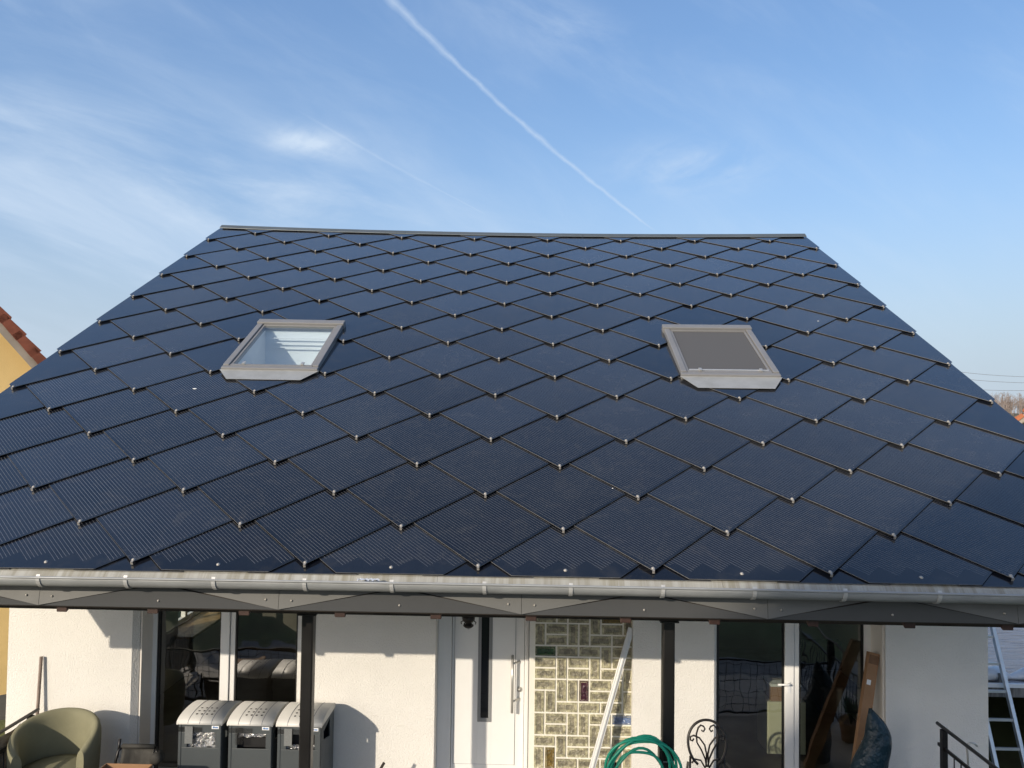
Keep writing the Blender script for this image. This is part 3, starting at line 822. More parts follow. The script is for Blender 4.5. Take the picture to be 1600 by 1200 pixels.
# ---- rafters and posts of the porch
for px in (101, 242, 384, 533, 682, 830, 977, 1115, 1268, 1418, 1570):
    x = X_(px, 6.1, 955); r_ = MB()
    z0 = fz0 - 0.066; L = 8.09 - 6.06
    pts = [(x - 0.043, 6.06, z0), (x - 0.043, 6.06, z0 + 0.20), (x - 0.043, 8.09, z0 + 0.20 + L * math.tan(PITCH)), (x - 0.043, 8.09, z0 + L * math.tan(PITCH))]
    r_.prism(pts, (0.086, 0, 0)); r_.build('rafter', 'rafter_wood', house, bevel=0.006)
PY = 6.55; bz = Z_(966.5, PY, 1000)
MB().box(-5.5, 4.72, PY - 0.06, PY + 0.06, bz, bz + 0.16).build('beam', 'dark_wood', house, bevel=0.005)
for px, yy in ((481, 1050), (1043.5, 1050)):
    x = X_(px, PY, yy); z1 = bz - 0.001
    p_ = MB().box(x - 0.050, x + 0.050, PY - 0.05, PY + 0.05, 0.012, z1 - 0.012)
    po = p_.build('post', 'black_paint', house, bevel=0.012)
    MB().box(x - 0.078, x + 0.078, PY - 0.075, PY + 0.075, z1 - 0.0118, z1).build('post_plate', 'black_paint', po)
    MB().box(x - 0.075, x + 0.075, PY - 0.07, PY + 0.07, 0.0, 0.0118).build('post_foot', 'black_paint', po)

# ---- terrace doors
def terrace_door(xa, xb, m0, m1, handle):
    y0, y1 = WY + 0.30, WY + 0.37; fr = MB()
    fr.box(xa, xa + 0.065, y0, y1, 0, TOPZ); fr.box(xb - 0.09, xb, y0, y1, 0, TOPZ)
    fr.box(xa + 0.0655, xb - 0.0905, y0, y1, 2.18, TOPZ); fr.box(xa + 0.0655, xb - 0.0905, y0, y1, 0, 0.07)
    d = fr.build('terrace_door', 'pvc', house, bevel=0.006)
    mm = MB()
    mw = (m1 - m0)
    mm.box(m0, m0 + mw * 0.62, y0 - 0.012, y1 - 0.01, 0.071, 2.179); mm.box(m0 + mw * 0.62 + 0.006, m1, y0 + 0.006, y1 - 0.01, 0.071, 2.179)
    mm.build('mullion', 'pvc', d, bevel=0.006)
    gs = MB()
    for a, b in ((xa + 0.066, xa + 0.095), (m0 - 0.016, m0 - 0.001), (m1 + 0.001, m1 + 0.016), (xb - 0.108, xb - 0.091)): gs.box(a, b, y0 + 0.012, y1 - 0.02, 0.071, 2.179)
    gs.build('gasket', 'gasket', d)
    for a, b in ((xa + 0.09, m0 - 0.003), (m1 + 0.003, xb - 0.093)):
        pn = MB().add([(a, y0 + 0.03, 0.07), (b, y0 + 0.03, 0.07), (b, y0 + 0.03, 2.19), (a, y0 + 0.03, 2.19)], [(0, 1, 2, 3)])
        pn.build('pane', 'pane', d)
    if handle:
        h = MB(); hz = Z_(1058, y0); hx = m0 + 0.04
        h.box(hx - 0.016, hx + 0.016, y0 - 0.022, y0 - 0.0125, hz - 0.10, hz + 0.02)
        h.tube([(hx, y0 - 0.02, hz), (hx, y0 - 0.055, hz), (hx - 0.02, y0 - 0.06, hz), (hx - 0.13, y0 - 0.06, hz)], 0.0105, 8)
        h.build('handle', 'paper', d)


terrace_door(-4.10, -2.40, X_(345, 8.42), X_(367, 8.42), False)
terrace_door(1.975, 3.70, X_(1225, 8.42), X_(1248, 8.42), True)
# white inner reveals
MB().box(-4.095, -4.08, WY + 0.06, WY + 0.298, 0.001, TOPZ - 0.002).build('reveal', 'reveal', house)
MB().box(3.682, 3.698, WY + 0.03, WY + 0.298, 0.001, TOPZ - 0.002).build('reveal', 'reveal', house)

# ---- front door
DY = WY + 0.25
fd = MB(); xa, xb = -0.95, 0.03
lx0, lx1 = X_(706, DY), X_(819, DY)
fd.box(xa, lx0 - 0.004, DY - 0.02, DY + 0.09, 0, TOPZ); fd.box(lx1 + 0.004, xb - 0.002, DY - 0.02, DY + 0.09, 0, TOPZ)
fd.box(lx0 - 0.003, lx1 + 0.003, DY - 0.018, DY + 0.09, 2.2, TOPZ)
door = fd.build('front_door', 'pvc', house, bevel=0.008)
MB().box(xa + 0.05, xa + 0.056, DY - 0.024, DY - 0.0205, 0, TOPZ).build('frame_bead', 'pvc', door)
gx0, gx1 = X_(746, DY, 1100), X_(768, DY, 1100); gz = Z_(1128, DY, 757)
lf = MB(); lf.box(lx0, lx1, DY + 0.012, DY + 0.07, 0.01, 2.195)
px0, px1, pz0 = X_(708.5, DY, 1150), X_(803.5, DY, 1150), Z_(1194, DY, 757)
lf.build('door_leaf', 'pvc', door, bevel=0.004)
pn = MB(); pn.box(px0, gx0 - 0.001, DY + 0.003, DY + 0.0115, pz0, 2.1); pn.box(gx1 + 0.001, px1, DY + 0.003, DY + 0.0115, pz0, 2.1); pn.box(gx0 - 0.0005, gx1 + 0.0005, DY + 0.003, DY + 0.0115, pz0, gz - 0.001)
pn.build('door_panel', 'pvc', door)
gr = MB()
for a, b, c_, d_ in ((px0 - 0.005, px0 - 0.0005, pz0 - 0.006, 2.1), (px1 + 0.0005, px1 + 0.005, pz0 - 0.006, 2.1), (px0 - 0.0005, px1 + 0.0005, pz0 - 0.006, pz0 - 0.0005)): gr.box(a, b, DY + 0.0095, DY + 0.0118, c_, d_)
gr.build('groove', 'grey_trim', door)
gf = MB(); gwi = 0.034
gf.box(gx0, gx0 + gwi, DY - 0.002, DY + 0.0115, gz, 2.1); gf.box(gx1 - gwi, gx1, DY - 0.002, DY + 0.0115, gz, 2.1); gf.box(gx0 + gwi + 0.0005, gx1 - gwi - 0.0005, DY - 0.002, DY + 0.0115, gz, gz + 0.042)
gf.build('glass_frame', 'grey_trim', door, bevel=0.002)
MB().box(gx0 + gwi, gx1 - gwi, DY + 0.006, DY + 0.011, gz + 0.04, 2.1).build('door_glass', 'strip_glass', door)
hb = MB(); hx = X_(800.5, DY - 0.07, 1070); h0, h1 = Z_(1114, DY - 0.07), Z_(1024, DY - 0.07)
hb.tube([(hx, DY - 0.07, h0), (hx, DY - 0.07, h1)], 0.015, 12)
for hz in (h0 + 0.12, h1 - 0.09): hb.tube([(hx, DY - 0.07, hz), (hx + 0.05, DY - 0.02, hz), (hx + 0.075, DY + 0.013, hz + 0.005)], 0.011, 8)
hb.build('door_handle', 'steel', door)
lk = MB(); lk.lathe((X_(812, DY), DY + 0.012, Z_(1077, DY)), [(0.026, 0.0), (0.026, -0.012), (0.012, -0.014), (0.012, -0.022)], 14, 'y'); lk.build('door_lock', 'steel', door)

# ---- glass block window beside the door
BY = WY + 0.09
bx0, bx1 = X_(834.5, BY), X_(990.5, BY); bu = (bx1 - bx0) / 9
bz_top = Z_(940 + 162 / 4.615, BY, 912)      # top of row 1
NB = 20
jt = MB().box(0.031, 1.104, BY + 0.012, BY + 0.10, -0.02, TOPZ)
gbw = jt.build('glass_block_window', 'joint', house)
H = [(0, 0), (3, 0), (6, 0), (1, 1), (1, 2), (6, 1), (5, 2), (7, 2), (0, 3), (2, 3), (4, 3), (7, 3), (7, 4), (0, 4), (3, 4), (0, 5), (3, 5), (6, 5), (0, 6), (5, 6), (5, 7),
     (2, 8), (4, 8), (6, 8), (1, 9), (1, 10), (5, 9), (7, 9), (7, 10), (0, 11), (3, 11), (3, 12), (7, 11), (5, 12), (2, 13), (4, 13), (6, 13), (1, -1), (6, -1)]
V = [(2, -1), (5, 0), (8, 0), (0, 1), (3, 1), (4, 1), (6, 3), (2, 4), (5, 4), (8, 5), (2, 6), (3, 6), (4, 6), (7, 6), (8, 7), (0, 7), (1, 7), (0, 9), (3, 9), (4, 9), (5, 10), (6, 10),
     (2, 11), (0, 12), (1, 12), (7, 12), (8, 12)]
colr = {('H', 0, 3): 'block_green', ('H', 6, 0): 'block_amber', ('V', 4, 6): 'block_purple', ('H', 7, 9): 'block_blue', ('V', 1, 12): 'block_amber'}
for kd, lst in (('H', H), ('V', V)):
    for (c_, r_) in lst:
        wn, hn = (2, 1) if kd == 'H' else (1, 2)
        x0, x1 = bx0 + c_ * bu + 0.009, bx0 + (c_ + wn) * bu - 0.009
        z1 = bz_top - (r_ - 1) * bu - 0.009; z0 = bz_top - (r_ - 1 + hn) * bu + 0.009
        if z0 > TOPZ - 0.02: continue
        z1 = min(z1, TOPZ - 0.02); z0 = max(z0, 0)
        gb = MB(); e = 0.013
        def ring(d, y): return [(x0 + d, y, z0 + d), (x1 - d, y, z0 + d), (x1 - d, y, z1 - d), (x0 + d, y, z1 - d)]
        for k_, (d0, y0_, d1, y1_, mi_) in enumerate(((0, BY + 0.03, 0, BY + 0.004, 1), (0, BY + 0.004, 0.004, BY, 2), (0.004, BY, 0.015, BY + 0.004, 1), (0.015, BY + 0.004, 0.0185, BY + 0.001, 2), (0.0185, BY + 0.001, 0.026, BY + 0.008, 1))):
            gb.cur = mi_; gb.add(ring(d0, y0_) + ring(d1, y1_), [(j, (j + 1) % 4, 4 + (j + 1) % 4, 4 + j) for j in range(4)])
        gb.cur = 0; vs_ = ring(0.026, BY + 0.008); fs_ = [(0, 1, 2, 3)]
        gb.add(vs_, fs_); cn = colr.get((kd, c_, r_), 'block_clear'); gb.build('glass_block', [cn, 'block_rim' if cn == 'block_clear' else cn, 'block_edge' if cn == 'block_clear' else 'block_rim'], gbw)

# ------------------------------------------------------------------ things on the terrace
# recycling bins
def make_bin():
    W_, D_, Hh = 0.425, 0.50, 0.925
    t = empty('recycling_bin', (0, 0, 0)); t['_o'] = Vector((0, 0, 0))
    b = MB()
    b.box(0, W_, 0, 0.012, 0.04, 0.70); b.box(0, 0.085, 0, 0.012, 0.7005, 0.845); b.box(W_ - 0.06, W_, 0, 0.012, 0.7005, 0.845); b.box(0, W_, 0, 0.012, 0.8455, Hh)
    b.box(0.0005, W_ - 0.0005, D_ - 0.012, D_, 0.04, Hh)
    for x0 in (0.0, W_ - 0.012):
        # side sheet with a slanted hand opening near the top
        o = [(0.0125, 0.04), (D_ - 0.0125, 0.04), (D_ - 0.0125, Hh), (0.0125, Hh)]
        i = [(0.10, 0.76), (0.34, 0.70), (0.34, 0.88), (0.10, 0.84)]
        vs_ = [(x, y, z) for x in (x0, x0 + 0.012) for (y, z) in o + i]
        fs_ = []
        for k_ in range(4):
            n_ = (k_ + 1) % 4
            fs_ += [(k_, n_, 4 + n_, 4 + k_), (8 + k_, 8 + n_, 12 + n_, 12 + k_), (k_, n_, 8 + n_, 8 + k_), (4 + k_, 4 + n_, 12 + n_, 12 + k_)]
        b.add(vs_, fs_)
    b.box(0.013, W_ - 0.013, 0.013, D_ - 0.013, 0.04, 0.06)
    body = b.build('body', 'grey_bin', t, bevel=0.003)
    for x0 in (0.004, W_ - 0.03): MB().box(x0, x0 + 0.026, -0.006, -0.0005, 0.04, Hh - 0.005).build('corner_strip', 'grey_bin', t, bevel=0.003)
    for x0 in (0.03, W_ - 0.07):
        for y0 in (0.04, D_ - 0.08): MB().box(x0, x0 + 0.04, y0, y0 + 0.04, 0.0, 0.0395).build('foot', 'dark_hole', t)
    ld = MB(); N = 12
    def prof(a, off=0.0):
        ang = math.pi * (0.10 + 0.80 * a); r = 0.29
        y = D_ / 2 - (D_ / 2 + 0.02) * math.cos(math.pi * a) * 1.0
        z = Hh + 0.002 + 0.075 * math.sin(math.pi * a) ** 0.8
        return y, z + off
    rows = [[(x, *prof(k_ / N)) for x in (-0.012, W_ + 0.012)] for k_ in range(N + 1)]
    ld.grid(rows)
    lid = ld.build('lid', 'white_lid', t, solid=0.006)
    for x in (-0.009, W_ + 0.003):               # end plates under the arch
        ep = MB(); ep.prism([(x, *prof(k_ / N, -0.004)) for k_ in range(N + 1)] , (0.006, 0, 0)); ep.build('lid_end', 'white_lid', lid)
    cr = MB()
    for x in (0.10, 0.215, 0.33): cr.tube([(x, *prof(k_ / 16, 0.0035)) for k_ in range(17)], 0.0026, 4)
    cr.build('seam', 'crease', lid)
    for rI, a in enumerate((0.28, 0.36, 0.44)):
        for c_ in range(4):
            y, z = prof(a, 0.0045); y2, z2 = prof(a + 0.01, 0.0045)
            n_ = Vector((0, -(z2 - z), (y2 - y))).normalized(); ty = Vector((0, y2 - y, z2 - z)).normalized()
            c0 = Vector((0.145 + c_ * 0.05, y, z))
            hl = MB(); hl.add([c0 + Vector((1, 0, 0)) * 0.0115 * math.cos(j * math.pi / 5) + ty * 0.0115 * math.sin(j * math.pi / 5) for j in range(10)], [tuple(range(10))])
            hl.build('vent_hole', 'dark_hole', lid)
    return t


bins = make_bin()


def dup(o, parent=None):
    c = o.copy(); C.objects.link(c)
    if parent is not None: c.parent = parent
    for chd in [x for x in D.objects if x.parent == o and x != c]:
        dup(chd, c)
    return c


# contents differ, so they are separate meshes per bin
def bin_extra(t, kind):
    W_ = 0.425
    if kind == 'foil':
        f = MB(); n = 14
        f.grid([[(0.075 + 0.30 * i / n, 0.03 + random.uniform(-.017, .012), 0.69 + 0.165 * j / 8) for i in range(n + 1)] for j in range(9)], smooth=False); f.build('liner', 'foil', t)
    else:
        f = MB(); n = 16
        f.grid([[(0.075 + 0.30 * i / n, 0.03 + random.uniform(-.016, .01), (0.80 if kind == 'strip' else 0.70) + (0.045 if kind == 'strip' else 0.04) * j / 3) for i in range(n + 1)] for j in range(4)], smooth=False); f.build('liner', 'foil', t)
        MB().box(0.07, W_ - 0.05, 0.06, 0.07, 0.69, 0.86).build('inner_sheet', 'dark_hole', t)
    MB().box(0.004, 0.235, -0.009, -0.0065, 0.852, 0.897).build('tape', 'film', t)
    MB().box(0.068, 0.145, -0.0125, -0.0095, 0.74, 0.905).build('clear_label', 'tape' if kind != 'strip' else 'film', t)
    sl = MB().box(0.33, 0.40, -0.0085, -0.006, 0.885, 0.915).build('sticker', 'paper', t)
    MB().lathe((0.35, -0.0088, 0.901), [(0.010, 0.002), (0.010, 0.0)], 12, 'y').build('sticker_mark', 'logo_blue', sl)
    MB().box(0.362, 0.392, -0.0092, -0.0087, 0.892, 0.905).build('sticker_bar', 'logo_blue', sl)


by = 7.53
b2 = dup(bins); b3 = dup(bins)
for t, px, kd, lb in ((bins, 279, 'foil', 'leftmost grey bin with white arched lid, its slot full of crumpled silver film'),
                      (b2, 357.5, 'strip', 'grey bin with white arched lid standing between two other bins'),
                      (b3, 434, 'dark', 'dark grey bin with white arched lid, partly hidden behind the black porch post')):
    bin_extra(t, kd)
    t.location = (X_(px, by, 1131), by, 0.0)
    tag(t, lb, 'bin', 'grey recycling bins along the wall')

# green tub armchair
def tub_chair():
    cx, cy = X_(86, 7.48, 1150), 7.48
    t = empty('tub_armchair', (cx, cy, 0), 'olive green fabric tub armchair with a rounded low back', 'armchair')
    b = MB(); N = 28; a0, a1 = R(-38), R(218)
    yaw = R(16)
    ring = []
    for i in range(N + 1):
        f = i / N; a = a0 + (a1 - a0) * f
        back = math.sin(math.pi * f) ** 0.75            # tall behind, low at the arms
        top = 0.73 + 0.225 * back
        ro = 0.385 + 0.02 * back
        prof = [(ro - 0.03, 0.22), (ro, 0.40), (ro + 0.015, top - 0.10), (ro + 0.005, top - 0.03), (ro - 0.03, top), (ro - 0.075, top - 0.03), (ro - 0.095, top - 0.12), (ro - 0.085, 0.44), (ro - 0.06, 0.24)]
        ring.append([(cx + r * math.cos(a + yaw), cy + r * math.sin(a + yaw) * 0.92, z) for r, z in prof])
    b.grid(ring)
    for rg, rev in ((ring[0], 0), (ring[-1], 1)):
        b.add(rg, [tuple(range(len(rg)))])
    b.build('shell', 'chair_green', t, subd=1)
    s = MB(); s.lathe((cx + 0.02, cy - 0.03, 0), [(0.27, 0.32), (0.305, 0.36), (0.31, 0.47), (0.29, 0.515), (0.20, 0.535), (0.05, 0.54)], 24); s.build('seat_cushion', 'chair_green', t)
    for dx_, dy_ in ((-.22, -.22), (.22, -.22), (-.22, .22), (.22, .22)):
        l = MB().tube([(cx + dx_ * 1.15, cy + dy_ * 1.15, 0), (cx + dx_, cy + dy_, 0.32)], [0.012, 0.018], 8); l.build('leg', 'black_paint', t)


tub_chair()

# black folding chair with fabric backrest
def folding_chair():
    Y = 7.5; xl, xr = X_(186, Y, 1190), X_(246, Y, 1190); zt = Z_(1166, Y, 215)
    t = empty('folding_chair', ((xl + xr) / 2, Y, 0), 'black folding chair with sagging fabric backrest beside the green armchair', 'chair')
    fb_ = MB(); rows = []
    for j in range(9):
        f = j / 8
        rows.append([(xl + 0.03 + (xr - xl - 0.06) * i / 10, Y - 0.05 * math.sin(math.pi * f) + 0.05 * math.sin(math.pi * i / 10) + 0.008 * math.sin(i * 2.3 + j), zt - 0.01 - 0.42 * f - 0.012 * math.sin(math.pi * i / 10) * (1 - f)) for i in range(11)])
    fb_.grid(rows); fb_.build('backrest', 'black_fabric', t, solid=0.006)
    MB().tube([(xl + 0.03, Y, zt), (xr - 0.03, Y, zt)], 0.022, 10).build('top_roll', 'black_fabric', t)
    for x, s in ((xl, -1), (xr, 1)):
        f = MB(); f.tube([(x + 0.03 * -s, Y + 0.02, zt - 0.01), (x, Y - 0.02, zt - 0.04), (x + s * 0.015, Y - 0.04, zt - 0.14), (x - s * 0.0, Y - 0.03, zt - 0.45), (x, Y + 0.02, 0.42), (x, Y - 0.25, 0.0)], 0.0125, 8)
        f.build('frame', 'black_paint', t)
        l = MB().tube([(x + s * .02, Y - 0.38, 0.42), (x + s * .02, Y + 0.18, 0.0)], 0.0125, 8); l.build('leg', 'black_paint', t)
    MB().lathe((xr + 0.012, Y - 0.03, zt - 0.09), [(0.02, -0.06), (0.055, -0.05), (0.055, 0.05), (0.02, 0.06)], 16, 'y').build('side_pad', 'black_fabric', t)
    MB().box(xl + 0.02, xr - 0.02, Y - 0.40, Y + 0.02, 0.405, 0.425).build('seat', 'black_fabric', t)
    hd = MB(); hd.tube([at(183.5, 1184, Y), at(185.5, 1170, Y), at(187.5, 1155, Y)], [0.008, 0.012, 0.014], 8); hd.build('lever_grip', 'black_paint', t)


folding_chair()
# cardboard box at the bottom edge, before the folding chair
cbx0, cbx1 = X_(152, 6.95, 1195), X_(226, 6.95, 1195); cz = Z_(1193, 7.10, 190)
bx = MB()
for a in ((cbx0, cbx1, 6.75, 6.757), (cbx0, cbx1, 7.093, 7.10), (cbx0, cbx0 + 0.007, 6.7575, 7.0925), (cbx1 - 0.007, cbx1, 6.7575, 7.0925)): bx.box(*a, 0.012, cz)
bx.box(cbx0, cbx1, 6.75, 7.10, 0.0, 0.0115)
bo = bx.build('cardboard_box', 'cardboard', loc=(cbx0, 6.75, 0)); tag(bo, 'tall open cardboard box standing before the black folding chair', 'box')
fl_ = MB().prism([(cbx0, 6.757, cz + 0.001), (cbx1, 6.757, cz + 0.001), (cbx1, 6.753, cz + 0.001), (cbx0, 6.753, cz + 0.001)], (0.0, 0.16, 0.006)); fl_.build('flap', 'cardboard', bo)

# wooden stick against the wall
p0, p1 = at(56, 1150, 8.02), at(64.5, 1026, 8.07)
p00 = p0 + (p0 - p1) * (p0.z / (p1.z - p0.z)); p00.y = min(p00.y, 8.0); st = MB().tube([p00, p0, p1], 0.0165, 10)
tag(st.build('wooden_pole', 'stick_wood', loc=p00), 'thin weathered wooden pole leaning on the white wall behind the armchair', 'pole')

# small dark stick below the wall by the bins
s0_, s1_ = at(592, 1206, 7.75), at(600, 1192, 7.75); s00 = s0_ + (s0_ - s1_) * (s0_.z / (s1_.z - s0_.z)) * 1.0
tag(MB().tube([s00, s0_, s1_], 0.014, 8).build('tool_handle', 'dark_wood', loc=s00), 'dark tool handle tip leaning in front of the wall left of the door', 'tool')
# aluminium profile leaning on the glass blocks
pa, pb = at(986.5, 981, 8.15), at(925, 1200, 7.9); pe = pb + (pb - pa) * (pb.z / (pa.z - pb.z))
pr = MB().bar(pe, pa, 0.062, 0.03, up=(0, 1, 0)); pr.bar(pe + Vector((0.0, -0.021, 0)), pa + Vector((0, -0.021, 0)), 0.020, 0.012, up=(0, 1, 0))
tag(pr.build('metal_profile', 'alu_white', loc=pe, bevel=0.003), 'long white metal profile leaning diagonally across the glass block window', 'profile')

# green hose coil on the right post
hx, hz = X_(1003, 6.4, 1210), Z_(1212, 6.4, 1003)
hc = MB()
pts = []
loops = 7
for k_ in range(loops * 36 + 1):
    a = 2 * math.pi * k_ / 36; lp = k_ / 36
    r = 0.25 + 0.055 * math.sin(lp * 2.1) + 0.012 * math.sin(3 * a + lp * 3)
    pts.append((hx + 0.045 * math.cos(lp * 1.7) * .6 + r * math.cos(a) * (1.0 + 0.03 * math.sin(lp * 5)), 6.41 + 0.035 * math.sin(lp * 2.9) + 0.02 * math.sin(2 * a), hz + r * math.sin(a) * 1.05 + 0.015 * math.cos(lp * 4)))
hc.tube(pts, 0.0115, 8)
hose = hc.build('garden_hose', 'hose', loc=(hx, 6.41, hz)); tag(hose, 'coil of bright green garden hose hung on the black porch post', 'hose')
hk = MB(); pxr = X_(1043.5, PY, 1150)
hk.box(pxr - 0.085, pxr - 0.0505, 6.46, 6.55, hz + 0.06, hz + 0.185); hk.build('hose_holder', 'black_paint', hose, bevel=0.006)
wi = MB(); zz = Z_(1190, 6.49, 1040); wi.tube([(pxr - 0.085, 6.46, zz + .01), (pxr - 0.03, 6.494, zz - 0.004), (pxr + 0.03, 6.494, zz - 0.004), (pxr + 0.06, 6.53, zz + .01)], 0.004, 6); wi.build('wire_tie', 'steel', hose)

# wrought iron chair
def iron_chair():
    Y = 7.55; cx = X_(1105, Y, 1160); s = Y / 1202.0
    t = empty('iron_garden_chair', (cx, Y, 0), 'black wrought iron garden chair with a round scrolled back', 'chair')
    def P(px, py, dy=0.0): p = at(px, py, Y); return Vector((p.x, Y + dy, p.z))
    o = MB(); pts = []
    for k_ in range(33):
        a = R(-58) + R(296) * k_ / 32
        pts.append(P(1105 + 30 * math.cos(a), 1159 - 31 * math.sin(a) * (1.0 if math.sin(a) > 0 else 1.22), 0.05 * math.sin(a)))
    o.tube(pts, 0.0125, 8); o.build('back_frame', 'iron', t)
    sc = MB()
    for sg in (-1, 1):
        x = lambda d: 1105 + sg * d
        sc.tube([P(x(1), 1198), P(x(3), 1186), P(x(9), 1172), P(x(16), 1160), P(x(17), 1147), P(x(14), 1137), P(x(10), 1133), P(x(5.5), 1135), P(x(3.5), 1139), P(x(6), 1143), P(x(9), 1141)], 0.0085, 6)
        sc.tube([P(x(2), 1198), P(x(1), 1178), P(x(4), 1164), P(x(12), 1153), P(x(21), 1149), P(x(26), 1151), P(x(26.5), 1156), P(x(23), 1157.5), P(x(21), 1154)], 0.0085, 6)
        sc.tube([P(x(3), 1200), P(x(10), 1188), P(x(19), 1186), P(x(24), 1192)], 0.0085, 6)
    sc.build('scrollwork', 'iron', t)
    for sg in (-1, 1):
        ar = MB(); x = cx + sg * 0.215
        ar.tube([(x - sg * .03, Y, 0.66), (x, Y - 0.12, 0.655), (x + sg * 0.01, Y - 0.32, 0.64), (x, Y - 0.38, 0.61), (x, Y - 0.35, 0.585)], 0.011, 8)
        ar.tube([(x, Y - 0.30, 0.64), (x - sg * .02, Y - 0.28, 0.42)], 0.009, 8)
        ar.build('armrest', 'iron', t)
        for yy in (Y - 0.40, Y):
            l = MB().tube([(cx + sg * 0.20, yy + (-0.02 if yy < Y else 0.03), 0), (cx + sg * 0.17, yy, 0.43), ] + ([(cx + sg * 0.16, Y, 0.72)] if yy == Y else []), 0.011, 8); l.build('leg', 'iron', t)
    se = MB(); se.lathe((cx, Y - 0.2, 0), [(0.20, 0.42), (0.215, 0.43), (0.20, 0.44), (0.05, 0.435)], 20); se.build('seat', 'iron', t)


iron_chair()

# blue parasol cover standing in the corner
def blue_cover():
    Y = 7.72
    prof = [(1107, 1358, 1362), (1113, 1356, 1367), (1125, 1354, 1380), (1138, 1352, 1389), (1152, 1350.5, 1393.5), (1166, 1345, 1393), (1178, 1337, 1391), (1190, 1331, 1388), (1202, 1327, 1386)]
    b = MB(); n = 14; rows = []
    for (y, xl, xr) in prof[::-1]:
        a, c = at(xl, y, Y), at(xr, y, Y); mx = (a.x + c.x) / 2; rx = (c.x - a.x) / 2
        rows.append([(mx + rx * math.cos(2 * math.pi * j / n), Y + 0.7 * rx * math.sin(2 * math.pi * j / n) + 0.02 * math.sin(j * 2.2 + y * 0.2), a.z + 0.006 * math.sin(3 * j + y)) for j in range(n + 1)])
    low = [(p[0] * 1.0, p[1], 0.02) for p in rows[0]]
    b.grid([low] + rows)
    b.add([rows[-1][j] for j in range(n)], [tuple(range(n))])
    o = b.build('parasol_cover', 'blue_cover', loc=(at(1360, 1150, Y).x, Y, 0), subd=1)
    tag(o, 'dark teal blue plastic cover standing in a pointed bundle by the terrace door', 'cover')


blue_cover()
# long carton leaning in the door reveal
ca, cb = at(1364.5, 1020, 8.22), at(1345, 1160, 8.02); ce = cb + (cb - ca) * (cb.z / (ca.z - cb.z))
cbm = MB().bar(ce, ca, 0.115, 0.06, up=(0, 1, 0)); co = cbm.build('long_carton', 'cardboard', loc=ce, bevel=0.003)
tag(co, 'long narrow brown carton leaning upright in the right door reveal', 'carton')
dr = (ca - ce).normalized(); nf = Vector((0, -1, 0)); nf = (nf - dr * nf.dot(dr)).normalized(); sd_ = dr.cross(nf)
def on_carton(frac, h, w_, off=0.0, mt='paper', nm='label', lift=0.0315):
    c = ce + (ca - ce) * frac + nf * lift + sd_ * off
    MB().prism([c - sd_ * w_ / 2, c + sd_ * w_ / 2, c + sd_ * w_ / 2 + dr * h, c - sd_ * w_ / 2 + dr * h], nf * 0.0015).build(nm, mt, co)
on_carton(0.80, 0.05, 0.042, 0.02 if sd_.x < 0 else -0.02); on_carton(0.36, 0.17, 0.05, 0.015)
on_carton(0.93, 0.09, 0.10, 0, 'cardboard_dark', 'torn_end', 0.0312)

# lantern under the porch
lx, lz = X_(732, 7.75, 970), Z_(984, 7.75, 732)
t = empty('hanging_lantern', (lx, 7.75, lz), 'black ornate lantern hanging under the porch before the white front door', 'lantern')
lm = MB(); lm.lathe((lx, 7.75, lz), [(0.010, 0.012), (0.035, 0.022), (0.052, 0.035), (0.052, 0.05), (0.03, 0.06), (0.035, 0.075), (0.062, 0.09), (0.066, 0.13), (0.05, 0.14)], 8); lm.build('base', 'iron', t)
MB().lathe((lx, 7.75, lz), [(0.004, -0.004), (0.010, 0.004), (0.008, 0.0118)], 10).build('finial', 'lamp_glass', t)
cg = MB()
for j in range(6):
    a = j * math.pi / 3; cg.tube([(lx + 0.052 * math.cos(a), 7.75 + 0.052 * math.sin(a), lz + 0.14), (lx + 0.068 * math.cos(a), 7.75 + 0.068 * math.sin(a), lz + 0.30)], 0.005, 6)
    cg.tube([(lx + 0.05 * math.cos(a), 7.75 + 0.05 * math.sin(a), lz + 0.09), (lx + 0.075 * math.cos(a), 7.75 + 0.075 * math.sin(a), lz + 0.075), (lx + 0.07 * math.cos(a), 7.75 + 0.07 * math.sin(a), lz + 0.055)], 0.005, 6)
cg.build('cage', 'iron', t)
MB().lathe((lx, 7.75, lz), [(0.045, 0.141), (0.058, 0.30)], 12).build('lantern_glass', 'lamp_glass', t)
MB().lathe((lx, 7.75, lz), [(0.085, 0.301), (0.06, 0.34), (0.015, 0.38), (0.008, 0.40)], 12).build('cap', 'iron', t)
MB().tube([(lx, 7.75, lz + 0.40), (lx, 7.75, wall_roof_z(7.75) + 0.06)], 0.006, 6).build('chain', 'iron', t)

# things seen through the right terrace door
kx0, kx1 = X_(1199, 9.3, 1100), X_(1259, 9.3, 1100); kz = Z_(1097, 9.3, 1220)
kb = MB().box(kx0, kx1, 9.3, 9.7, 0.0, kz); ko = kb.build('cabinet', 'cabinet', loc=(kx0, 9.3, 0), bevel=0.004); tag(ko, 'low cream cabinet standing indoors behind the right terrace door', 'cabinet')
MB().box(kx0 + 0.02, kx1 - 0.02, 9.292, 9.2995, 0.04, kz - 0.03).build('cabinet_door', 'cabinet', ko, bevel=0.002)
qb = MB().box(kx0 + 0.05, kx1 - 0.05, 9.32, 9.62, kz + 0.001, kz + 0.17); qo = qb.build('carton', 'cardboard', loc=(kx0, 9.32, kz), bevel=0.003); tag(qo, 'small brown carton with a pale top on the indoor cream cabinet', 'carton')
MB().box(kx0 + 0.045, kx1 - 0.045, 9.315, 9.625, kz + 0.171, kz + 0.20).build('lid', 'paper', qo, bevel=0.003)
